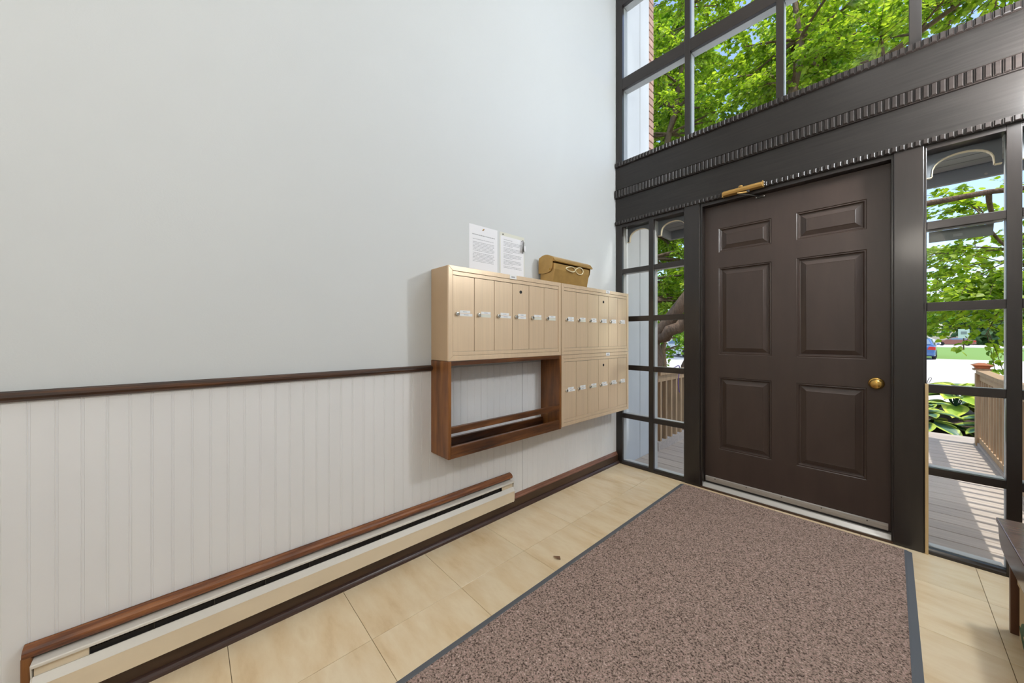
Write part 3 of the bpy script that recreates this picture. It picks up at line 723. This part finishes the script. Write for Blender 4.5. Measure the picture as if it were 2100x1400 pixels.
# wing wall left of the porch: painted boards, then brick
pw = bx('wall_porch', 'mortar', -0.25, 0.0, 0.13, 0.703, -0.6, 5.6)
tag(pw, 'pale boarded wing wall with brick end outside the left window', 'wall', kind='structure')
MB().quadbox(0.0, 0.020, 0.125, 0.404, -0.05, 5.6).build('board', 'ext_panel', pw, 0.003)
MB().quadbox(0.0, 0.020, 0.410, 0.596, -0.05, 5.6).build('board', 'ext_panel', pw, 0.003)
MB().quadbox(0.002, 0.012, 0.402, 0.412, -0.05, 5.6).build('board_joint', 'greytrim', pw)
bme = [MB().quadbox(-0.20, 0.016, 0.600, 0.600 + w, 0, 0.064).mesh('brick', 'brick') for w in (0.106, 0.109)]
for k in range(72):
    link('brick', bme[k % 2], pw, loc=(0.0, 0.0, -0.55 + 0.0755 * k), bevel=0.003, seg=1)

# ground
gd = bx('ground', 'grass', -90, 110, 3.0, 160, GZ - 0.3, GZ - 0.02)
tag(gd, 'green lawn beyond the driveway', 'lawn', kind='structure')
tag(bx('driveway', 'conc', -40, 60, 7.6, 36.5, GZ - 0.25, GZ), 'pale sunlit concrete driveway outside', 'driveway', kind='structure')
tag(bx('road', 'conc', -90, 110, 80, 104, GZ - 0.25, GZ + 0.01), 'pale road strip beyond the lawn', 'road', kind='structure')
tag(MB().prism([(0.15, GZ - 0.2), (7.6, GZ - 0.2), (7.6, GZ + 0.01), (6.8, 0.0), (5.0, 0.0), (3.95, -0.16), (3.9, -0.3), (0.15, -0.35)], 'x', -8, 10).build('planting_bed', 'soil'), 'dark mulched planting bed beside the deck', 'planting bed', kind='structure')

# deck
dk = bx('porch_deck', 'soil', 0.03, 2.38, 0.12, 3.9, -0.40, -0.095)
tag(dk, 'weathered wooden porch deck outside the door', 'deck', kind='structure')
dme = MB().quadbox(0.0, 2.46, 0.0, 0.1465, -0.032, 0.0).mesh('deck_board', 'deck')
for k in range(25):
    link('deck_board', dme, dk, loc=(-0.02, 0.105 + 0.1545 * k, -0.05), bevel=0.003, seg=1)
MB().quadbox(2.33, 2.385, 0.15, 3.60, -0.0495, -0.018).build('edge_strip', 'deck', dk)

def railing(name, label, x, ya, yb, post_cap):
    t = thing(name, label, 'railing', (x, (ya + yb) / 2, -0.05), 'porch railings')
    MB().quadbox(x - 0.045, x + 0.045, ya, yb, 0.735, 0.772).build('top_cap', 'fence', t, 0.004)
    MB().quadbox(x - 0.020, x + 0.020, ya, yb, 0.665, 0.7345).build('upper_rail', 'fence', t)
    MB().quadbox(x - 0.022, x + 0.022, ya, yb, -0.0175 if post_cap else -0.0495, 0.04).build('lower_rail', 'deck' if not post_cap else 'fence', t)
    me = MB().quadbox(-0.019, 0.019, 0, 0.038, 0.0405, 0.6645).mesh('baluster', 'fence')
    n = int((yb - ya) / 0.13)
    for k in range(n):
        link('baluster', me, t, loc=(x, ya + 0.05 + 0.13 * k, 0))
    MB().quadbox(x - 0.044, x + 0.044, yb, yb + 0.088, -0.40, 0.735).build('post', 'fence', t, 0.003)
    if post_cap:
        MB().quadbox(x - 0.060, x + 0.060, yb - 0.012, yb + 0.100, 0.7725, 0.790).build('post_plate', 'fence', t, 0.002)
    return t
railing('porch_railing', 'brown wooden porch railing right of the deck, copper cap on its post', 2.365, 0.16, 3.46, True)
railing('porch_railing', 'pale sunlit porch railing seen through the left sidelight', 0.035, 0.73, 3.46, False)
pl = thing('post_cap_light', 'copper pyramid post cap on the end post of the right railing', 'post cap', (2.365, 3.504, 0.790))
m = MB(); 
def frust(m, cx, cy, z0, z1, a, b):
    i = len(m.v)
    m.v += [(cx - a, cy - a, z0), (cx + a, cy - a, z0), (cx + a, cy + a, z0), (cx - a, cy + a, z0), (cx - b, cy - b, z1), (cx + b, cy - b, z1), (cx + b, cy + b, z1), (cx - b, cy + b, z1)]
    m.f += [(i, i+3, i+2, i+1), (i+4, i+5, i+6, i+7), (i, i+1, i+5, i+4), (i+1, i+2, i+6, i+5), (i+2, i+3, i+7, i+6), (i+3, i, i+4, i+7)]
frust(m, 2.365, 3.504, 0.7905, 0.806, 0.046, 0.050); m.build('collar', 'copper', pl)
m = MB(); frust(m, 2.365, 3.504, 0.806, 0.828, 0.050, 0.068); m.build('lens', 'copper', pl)
m = MB(); frust(m, 2.365, 3.504, 0.828, 0.852, 0.074, 0.020); m.build('roof', 'copper', pl)

# purple cord on the left railing
co = []
for k in range(40):
    a = k / 39
    co.append((0.085 + 0.012 * math.sin(5 * a), 0.98 + 0.30 * a, 0.775 + 0.012 + 0.03 * math.sin(PI * a)) if a < 0.7 else (0.095, 1.19 - 0.06 * math.sin((a - 0.7) * 9), 0.79 - (a - 0.7) * 0.9))
tag(MB().tube(co, 0.005, 6).build('purple_cord', 'purple'), 'thin purple cord looped over the left railing', 'cord')

# grey plate fixed outside behind the top muntin of the right window
gp = thing('metal_plate', 'grey metal plate fixed outside the right sidelight under its top bar', 'plate', (1.935, 0.09, 1.65))
MB().quadbox(1.833, 2.040, 0.0865, 0.094, 1.645, 1.703).build('plate', 'plate', gp, 0.002)
MB().quadbox(1.915, 1.945, 0.0855, 0.0866, 1.662, 1.676).build('label_slot', 'greytrim', gp)

# porch roof
prf = bx('porch_roof', 'greytrim', -0.47, 3.16, 0.17, 2.25, 2.640, 2.690)
tag(prf, 'grey-painted porch roof with boarded soffit and front beam', 'porch roof', kind='structure')
sme = MB().quadbox(-0.43, 3.12, 0.0, 0.142, -0.016, 0.0).mesh('soffit_board', 'greytrim')
for k in range(13):
    link('soffit_board', sme, prf, loc=(0, 0.18 + 0.152 * k, 2.6395))
MB().quadbox(-0.47, 3.16, 2.205, 2.25, 2.520, 2.6395).build('fascia', 'greytrim', prf, 0.004)
MB().quadbox(-0.47, -0.43, 0.18, 2.205, 2.520, 2.6395).build('fascia', 'greytrim', prf, 0.004)
MB().quadbox(3.12, 3.16, 0.18, 2.205, 2.520, 2.6395).build('fascia', 'greytrim', prf, 0.004)
MB().quadbox(-0.43, 3.12, 1.15, 1.21, 2.56, 2.623).build('cross_beam', 'white_ext', prf, 0.004)
for k in range(9):
    MB().lathe([(0.010, 0.0), (0.009, -0.004), (0.0, -0.006)], (-0.2 + 0.35 * k, 2.205, 2.545), (0, 1, 0), 10).build('bolt', 'alu', prf)
pll = thing('added_porch_lamp', 'added flush lamp, unseen fill light under the porch roof outside the door', 'lamp', (1.25, 0.95, 2.623))  # added behind the door to brighten the porch boards and deck
MB().lathe([(0.0, 0.0), (0.13, 0.0), (0.13, -0.02), (0.0, -0.02)], (1.25, 0.95, 2.623), (0, 0, 1), 20).build('base', 'lampwhite', pll)
MB().lathe([(0.12, 0.0), (0.115, -0.03), (0.08, -0.06), (0.0, -0.075)], (1.25, 0.95, 2.6025), (0, 0, 1), 20).build('bowl', 'porchfill', pll, smooth=True)
# facade of the house on both sides of the frame wall
tag(bx('wall_front', 'ext_panel', RX, 4.6, 0.03, 0.16, -0.4, 5.6), 'pale outer wall right of the entrance windows', 'wall', kind='structure')

# ------------------------------------------------------------------ foliage
def leaf_mesh(name, P, D, Nn, S, material, seed=0):
    """P,D,N: (n,3) arrays; S: (n,) leaf lengths. Each leaf is two folded quads."""
    n = len(P)
    D = D / np.linalg.norm(D, axis=1, keepdims=True)
    side = np.cross(D, Nn); side /= (np.linalg.norm(side, axis=1, keepdims=True) + 1e-9)
    up = np.cross(side, D)
    shape = [(0, 0, 0), (-0.46, 0.28, 0.10), (-0.34, 0.68, 0.10), (0, 1.0, -0.06), (0.34, 0.68, 0.10), (0.46, 0.28, 0.10)]
    V = np.empty((n, 6, 3))
    for i, (a, b, c) in enumerate(shape):
        V[:, i] = P + (side * a + D * b + up * c) * S[:, None]
    idx = (np.arange(n) * 6)[:, None] + np.array([[0, 3, 2, 1, 0, 5, 4, 3]])
    me = bpy.data.meshes.new(name)
    me.vertices.add(n * 6); me.vertices.foreach_set('co', V.reshape(-1))
    me.loops.add(n * 8); me.loops.foreach_set('vertex_index', idx.reshape(-1).astype(np.int32))
    me.polygons.add(n * 2); me.polygons.foreach_set('loop_start', (np.arange(n * 2) * 4).astype(np.int32))
    try: me.polygons.foreach_set('loop_total', np.full(n * 2, 4, dtype=np.int32))
    except Exception: pass
    me.update(calc_edges=True); me.validate()
    rs = np.random.RandomState(seed)
    at = me.attributes.new('rnd', 'FLOAT', 'POINT')
    at.data.foreach_set('value', np.repeat(np.clip(rs.normal(0.5, 0.28, n), 0, 1), 6).astype(np.float32))
    me.materials.append(MT[material])
    return me

def tree(name, label, group, limbs, branches, sprays_per, leaves_per, leaf, lmat, seed, spray_len=0.8, keep=None, twig_n=3, cat='tree'):
    """limbs: [(pts, radii)]; branches: [(centre, radii, count)] end points sampled in ellipsoids"""
    rs = np.random.RandomState(seed)
    t = thing(name, label, cat, tuple(limbs[0][0][0]), group)
    wood = MB(); nodes = []
    for pts, rad in limbs:
        # subdivide with a little wobble
        q, r = [], []
        for i in range(len(pts) - 1):
            for k in range(4):
                f = k / 4
                p = np.array(pts[i]) * (1 - f) + np.array(pts[i+1]) * f
                if k: p = p + rs.normal(0, 0.03, 3) * min(1, rad[i] * 8)
                q.append(p); r.append(rad[i] * (1 - f) + rad[i+1] * f)
        q.append(np.array(pts[-1])); r.append(rad[-1])
        wood.tube([tuple(x) for x in q], r, 9)
        nodes += [(x, rr) for x, rr in zip(q, r)]
    NP = np.array([x for x, _ in nodes])
    P, D, N_, S = [], [], [], []
    for (c, rad, count) in branches:
        for _ in range(count):
            while True:
                u = rs.uniform(-1, 1, 3)
                if u @ u <= 1: break
            e = np.array(c) + u * np.array(rad)
            if keep is not None and not keep(e, rs): continue
            dist = np.linalg.norm(NP - e, axis=1) + 0.6 * np.maximum(0, NP[:, 2] - e[2])
            j = int(np.argmin(dist)); s0 = NP[j]; r0 = min(nodes[j][1] * 0.5, 0.035)
            mid = (s0 + e) / 2 + rs.normal(0, 0.12, 3) * np.linalg.norm(e - s0) * 0.5 + np.array([0, 0, 0.08 * np.linalg.norm(e - s0)])
            L = [s0 * (1 - f) ** 2 + 2 * mid * f * (1 - f) + e * f * f for f in np.linspace(0, 1, 7)]
            wood.tube([tuple(x) for x in L], [r0 * (1 - 0.8 * f) + 0.003 for f in np.linspace(0, 1, 7)], 5, caps=False)
            bd = (e - mid); bd /= (np.linalg.norm(bd) + 1e-9)
            for _s in range(sprays_per):
                f = rs.uniform(0.35, 1.0) ** 0.8
                o = s0 * (1 - f) ** 2 + 2 * mid * f * (1 - f) + e * f * f
                d = bd * 0.5 + rs.normal(0, 0.7, 3) * np.array([1, 1, 0.45]) ; d /= np.linalg.norm(d)
                l = spray_len * rs.uniform(0.6, 1.2)
                ff = np.linspace(0, 1, 4)
                tw = [o + d * l * g + np.array([0, 0, -0.22 * l * g * g]) for g in ff]
                wood.tube([tuple(x) for x in tw], [0.006, 0.005, 0.004, 0.002], twig_n, caps=False)
                n = leaves_per; g = rs.uniform(0.08, 1.05, n)
                pos = o + d * (l * g)[:, None] + np.array([0, 0, -0.22 * l]) * (g * g)[:, None] + rs.normal(0, 0.02, (n, 3))
                sd_ = np.cross(d, [0, 0, 1.0]); sd_ /= (np.linalg.norm(sd_) + 1e-9)
                sg = np.where(rs.rand(n) < 0.5, 1.0, -1.0)[:, None]
                dd = d * 0.55 + sd_ * sg * rs.uniform(0.4, 1.0, (n, 1)) + rs.normal(0, 0.25, (n, 3)) + np.array([0, 0, -0.35])
                nn = np.array([0, 0, 1.0]) + rs.normal(0, 0.45, (n, 3))
                P.append(pos); D.append(dd); N_.append(nn); S.append(leaf * rs.uniform(0.65, 1.2, n))
    P, D, N_, S = map(np.concatenate, (P, D, N_, S))
    wood.build('trunk_and_branches', 'bark', t, smooth=True)
    me = leaf_mesh('foliage', P, D, N_, S, lmat, seed)
    tag(link('foliage', me, t), kind='stuff')
    return t

limbsA = [
    ([(-1.72, 4.85, -0.6), (-1.78, 4.8, 0.3), (-1.90, 4.75, 1.0)], [0.16, 0.13, 0.14]),
    ([(-1.95, 4.70, 0.95), (-1.55, 4.70, 1.45), (-1.10, 4.75, 2.05), (-0.5, 4.95, 3.1), (0.2, 5.5, 4.6), (0.5, 6.0, 6.6), (0.3, 6.4, 8.6)], [0.15, 0.14, 0.13, 0.11, 0.09, 0.07, 0.03]),
    ([(-1.95, 4.70, 1.0), (-1.30, 4.65, 1.33), (-0.6, 4.7, 1.8), (0.5, 5.0, 2.65), (1.4, 5.1, 3.05), (2.6, 5.2, 3.12), (3.8, 5.3, 3.0)], [0.14, 0.12, 0.10, 0.07, 0.05, 0.035, 0.02]),
    ([(-1.40, 5.0, -0.6), (-1.28, 4.95, 0.5), (-1.05, 4.9, 1.4)], [0.12, 0.10, 0.06]),
    ([(-1.9, 4.8, 0.9), (-2.3, 5.3, 3.0), (-2.2, 6.0, 5.6), (-1.9, 6.4, 8.2), (-1.8, 6.6, 10.0)], [0.12, 0.11, 0.08, 0.05, 0.02]),
    ([(0.2, 5.5, 4.6), (1.6, 5.9, 5.9), (3.2, 6.2, 6.8)], [0.07, 0.05, 0.02]),
    ([(2.6, 5.2, 3.12), (2.7, 5.9, 2.7), (3.1, 6.6, 2.2)], [0.03, 0.02, 0.01]),
]
tree('leafy_tree', 'large leafy tree with leaning trunk spreading over the porch, nearest the windows', 'trees outside', limbsA,
     [((-1.9, 7.0, 8.2), (2.6, 2.0, 3.2), 66), ((1.6, 6.8, 7.3), (2.4, 1.8, 1.8), 40), ((-0.8, 6.6, 6.4), (3.0, 1.4, 1.0), 26),
      ((2.7, 6.6, 2.75), (1.3, 1.4, 0.85), 17), ((-1.6, 6.4, 2.2), (0.9, 1.2, 0.9), 18), ((-2.1, 7.4, 3.4), (1.2, 1.2, 1.0), 20), ((2.66, 5.9, 1.5), (0.42, 0.5, 0.55), 8)], 10, 36, 0.080, 'leafA', 11)

def back_tree(x, y, h, r, label, seed, leaf=0.16, n=60, lmat='leafB', name='leafy_tree', low=0.45, cat='tree', sp=8, lp=26, sl=1.3):
    limbs = [([(x, y, GZ - 0.2), (x + 0.1, y, h * 0.3), (x - 0.1, y + 0.1, h * 0.6), (x, y, h * 0.9)], [0.05 + 0.018 * h, 0.04 + 0.014 * h, 0.02 + 0.008 * h, 0.02])]
    return tree(name, label, 'trees outside' if cat == 'tree' else 'shrubs outside', limbs, [((x, y, h * (low + 1) / 2), (r, r, h * (1 - low) / 2), n)], sp, lp, leaf, lmat, seed, spray_len=sl, cat=cat)
back_tree(-7.0, 15.0, 17.0, 4.4, 'tall tree behind the leaning tree, left of the upper window', 21, 0.24, 80, low=0.4, sp=9, lp=28)
back_tree(-1.5, 27.0, 24.0, 4.6, 'tall tree standing farther back, centre of the upper window', 22, 0.32, 60, low=0.45, sl=1.8)
back_tree(-3.9, 9.6, 3.6, 1.7, 'bushy shrub behind the left railing', 23, 0.10, 34, name='bushy_shrub', low=-0.05, cat='shrub', sl=0.6)
back_tree(-12.3, 31.0, 7.5, 3.0, 'bushy green shrub farther behind the left railing', 24, 0.16, 40, name='bushy_shrub', low=-0.02, cat='shrub', sl=0.9)
back_tree(2.2, 42.0, 6.5, 2.6, 'round green shrub beside the blue car', 25, 0.30, 40, name='bushy_shrub', low=-0.02, cat='shrub', sl=1.3)
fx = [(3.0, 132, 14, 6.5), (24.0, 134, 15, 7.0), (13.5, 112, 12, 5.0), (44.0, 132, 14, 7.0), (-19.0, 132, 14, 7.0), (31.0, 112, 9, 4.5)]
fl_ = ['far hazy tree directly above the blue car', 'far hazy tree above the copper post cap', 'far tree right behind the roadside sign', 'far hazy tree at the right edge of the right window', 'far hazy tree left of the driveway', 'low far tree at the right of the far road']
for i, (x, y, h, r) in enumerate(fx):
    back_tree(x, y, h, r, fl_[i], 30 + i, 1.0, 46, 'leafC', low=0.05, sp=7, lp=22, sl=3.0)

# ------------------------------------------------------------------ hostas by the deck
def hosta_leaf_mesh(seed):
    rs = random.Random(seed); m = MB(); nu, nv = 6, 8
    uv = []
    for j in range(nv + 1):
        v = j / nv
        wd = 0.36 * (math.sin(PI * min(1, v * 0.93 + 0.07)) ** 0.7) * (1 - 0.25 * v)
        for i in range(nu + 1):
            u = i / nu * 2 - 1
            z = 0.20 * v - 0.42 * v * v + 0.11 * abs(u) ** 1.4 * (1 - v * 0.5) + 0.012 * math.sin(u * 9 + seed)
            m.v.append((u * wd, v, z)); uv.append((u, v))
    for j in range(nv):
        for i in range(nu):
            a = j * (nu + 1) + i
            m.f.append((a, a + 1, a + nu + 2, a + nu + 1))
    me = bpy.data.meshes.new('leaf_blade'); me.from_pydata(m.v, [], m.f); me.update()
    at = me.attributes.new('edge', 'FLOAT', 'POINT')
    at.data.foreach_set('value', [max(abs(u), (v - 0.5) * 1.9 if v > 0.5 else 0, 0) for u, v in uv])
    me.polygons.foreach_set('use_smooth', [True] * len(me.polygons))
    return me
def hosta_mat(name, c_mid, c_edge):
    m = bpy.data.materials.new(name); m.use_nodes = True
    N = m.node_tree.nodes; L = m.node_tree.links; b = N['Principled BSDF']
    b.inputs['Roughness'].default_value = 0.42
    at = N.new('ShaderNodeAttribute'); at.attribute_name = 'edge'
    tc = N.new('ShaderNodeTexCoord'); nz = N.new('ShaderNodeTexNoise'); nz.inputs['Scale'].default_value = 7
    L.new(tc.outputs['Object'], nz.inputs['Vector'])
    ad = N.new('ShaderNodeMath'); ad.operation = 'MULTIPLY_ADD'; ad.inputs[1].default_value = 0.5
    L.new(nz.outputs['Fac'], ad.inputs[0]); L.new(at.outputs['Fac'], ad.inputs[2])
    r = N.new('ShaderNodeValToRGB'); r.color_ramp.elements[0].position = 0.80; r.color_ramp.elements[0].color = c_mid
    r.color_ramp.elements[1].position = 0.95; r.color_ramp.elements[1].color = c_edge
    L.new(ad.outputs[0], r.inputs[0]); L.new(r.outputs[0], b.inputs['Base Color'])
    return m
MT['hosta'] = hosta_mat('hosta_leaf', srgb(92, 128, 104), srgb(176, 196, 84))
MT['hostay'] = hosta_mat('hosta_leaf_gold', srgb(150, 182, 62), srgb(214, 222, 90))
HL = [hosta_leaf_mesh(k) for k in range(3)]
HLY = [x.copy() for x in HL]
for x in HL: x.materials.append(MT['hosta'])
for x in HLY: x.materials.append(MT['hostay'])
def hosta(x, y, z, size, n, gold, label, seed):
    rs = random.Random(seed)
    t = thing('hosta_plant', label, 'hosta', (x, y, z), 'hostas beside the deck')
    MB().lathe([(0.06, -0.02), (0.05, 0.10), (0.0, 0.12)], (x, y, z), (0, 0, 1), 10).build('crown', 'soil', t)
    for k in range(n):
        ring = k % 3
        a = 2.399963 * k + rs.uniform(-0.2, 0.2)
        s = size * rs.uniform(0.85, 1.15) * (1.0 - 0.12 * ring)
        rr_ = size * (0.34 - 0.12 * ring)
        o = link('leaf', rs.choice(HLY if gold else HL), t, loc=(x + rr_ * math.cos(a), y + rr_ * math.sin(a), z + size * (0.38 + 0.36 * ring)))
        o.rotation_euler = (rs.uniform(-0.12, 0.12) - 0.10 + 0.18 * ring, rs.uniform(-0.25, 0.25), a - PI / 2)
        o.scale = (s, s, s)
        MB().tube([(x, y, z + 0.05), tuple(BASES[o.name])], 0.006, 5).build('stem', 'green', t)
hosta(1.98, 4.40, -0.12, 0.31, 26, False, 'variegated hosta at the end of the deck, nearest the window', 1)
hosta(2.62, 4.40, -0.12, 0.31, 26, False, 'variegated hosta by the railing post', 2)
hosta(1.34, 4.45, -0.12, 0.30, 20, False, 'variegated hosta at the left end of the row', 3)
hosta(2.32, 5.25, 0.02, 0.35, 28, True, 'golden hosta behind the variegated ones', 4)
hosta(3.02, 5.25, 0.0, 0.33, 20, True, 'golden hosta behind the railing post', 5)
hosta(1.62, 5.30, 0.0, 0.34, 20, True, 'golden hosta at the left end of the back row', 6)

# ------------------------------------------------------------------ cars and sign across the driveway
def car(name, label, loc, rz, paint, group='cars outside'):
    t = thing(name, label, 'car', (0, 0, 0), group)
    # local frame: length along y (rear at -y), x across
    w = 0.88
    low = [(-2.2, 0.32), (-2.25, 0.55), (-2.22, 0.86), (-2.05, 0.96), (-1.3, 1.0), (0.9, 0.98), (2.0, 0.82), (2.25, 0.62), (2.25, 0.32), (1.75, 0.22), (-1.8, 0.22)]
    MB().prism(low, 'x', -w, w).build('lower_body', paint, t, 0.06, seg=3)
    m = MB()
    a = [(-1.75, 0.98), (-1.05, 1.42), (0.15, 1.44), (1.05, 0.98)]
    for s in (-1, 1):
        m.v += [(s * (0.80 if z < 1.1 else 0.62), y_, z) for y_, z in a]
    m.f += [(0, 1, 2, 3), (7, 6, 5, 4), (0, 4, 5, 1), (1, 5, 6, 2), (2, 6, 7, 3), (3, 7, 4, 0)]
    m.build('cabin', paint, t, 0.04, seg=2)
    m = MB(); m.v = [(-0.66, -1.66, 1.05), (0.66, -1.66, 1.05), (0.54, -1.16, 1.37), (-0.54, -1.16, 1.37), (-0.66, -1.68, 1.06), (0.66, -1.68, 1.06), (0.54, -1.18, 1.385), (-0.54, -1.18, 1.385)]
    m.f = [(0, 3, 2, 1), (4, 5, 6, 7), (0, 1, 5, 4), (1, 2, 6, 5), (2, 3, 7, 6), (3, 0, 4, 7)]
    m.build('rear_window', 'carglass', t)
    for s in (-1, 1):
        m = MB(); q = [(-1.45, 1.04), (-0.98, 1.36), (0.1, 1.38), (0.80, 1.04)]
        m.v = [(s * ((0.79 if z < 1.1 else 0.665)), y_, z) for y_, z in q] + [(s * ((0.805 if z < 1.1 else 0.68)), y_, z) for y_, z in q]
        m.f = [(0, 1, 2, 3), (7, 6, 5, 4), (0, 4, 5, 1), (1, 5, 6, 2), (2, 6, 7, 3), (3, 7, 4, 0)]
        m.build('side_window', 'carglass', t)
        MB().prism([(s * 0.52, 0.70), (s * 0.885, 0.66), (s * 0.885, 0.88), (s * 0.60, 0.90)], 'y', -2.27, -2.0).build('tail_light', 'red', t, 0.01)
        for yy in (-1.38, 1.42):
            MB().lathe([(0.0, -0.10), (0.20, -0.10), (0.31, -0.09), (0.325, 0.0), (0.31, 0.09), (0.20, 0.10), (0.0, 0.10)], (s * 0.80, yy, 0.325), (1, 0, 0), 20).build('wheel', 'tyre', t)
        MB().prism([(s * 0.88, 0.98), (s * 1.02, 0.99), (s * 1.02, 1.10), (s * 0.88, 1.08)], 'y', 0.45, 0.60).build('wing_mirror', paint, t)
    MB().quadbox(-0.84, 0.84, -2.29, -2.1, 0.30, 0.52).build('bumper', paint, t, 0.04)
    MB().quadbox(-0.26, 0.26, -2.30, -2.28, 0.56, 0.68).build('number_plate', 'tag', t)
    t.location = loc; t.rotation_euler = (0, 0, rz)
    return t
car('parked_car', 'blue car parked on the driveway, partly behind the door post', (3.0, 36.6, GZ), math.radians(-4), 'carblue')
car('parked_car', 'white car on the far road, right of the sign', (19.0, 92, GZ + 0.01), math.radians(86), 'carwhite')
car('parked_car', 'red car on the far road, behind the sign', (9.2, 96, GZ + 0.01), math.radians(88), 'carred')
car('parked_car', 'pale car on the far road, left of the sign', (5.0, 90, GZ + 0.01), math.radians(92), 'carwhite')
car('parked_car', 'white car seen behind the tree trunks through the left sidelight', (-9.6, 26, GZ), math.radians(60), 'carwhite')
sg = thing('road_sign', 'white rectangular roadside sign on a post beyond the lawn', 'sign', (7.62, 66, GZ - 0.02))
MB().quadbox(7.57, 7.67, 65.95, 66.05, GZ - 0.02, 1.9).build('post', 'benchd', sg)
MB().quadbox(7.2, 8.05, 65.90, 65.94, 0.95, 2.05).build('panel', 'tag', sg)
MB().quadbox(7.4, 7.85, 65.885, 65.90, 1.4, 1.75).build('panel_print', 'ink', sg)
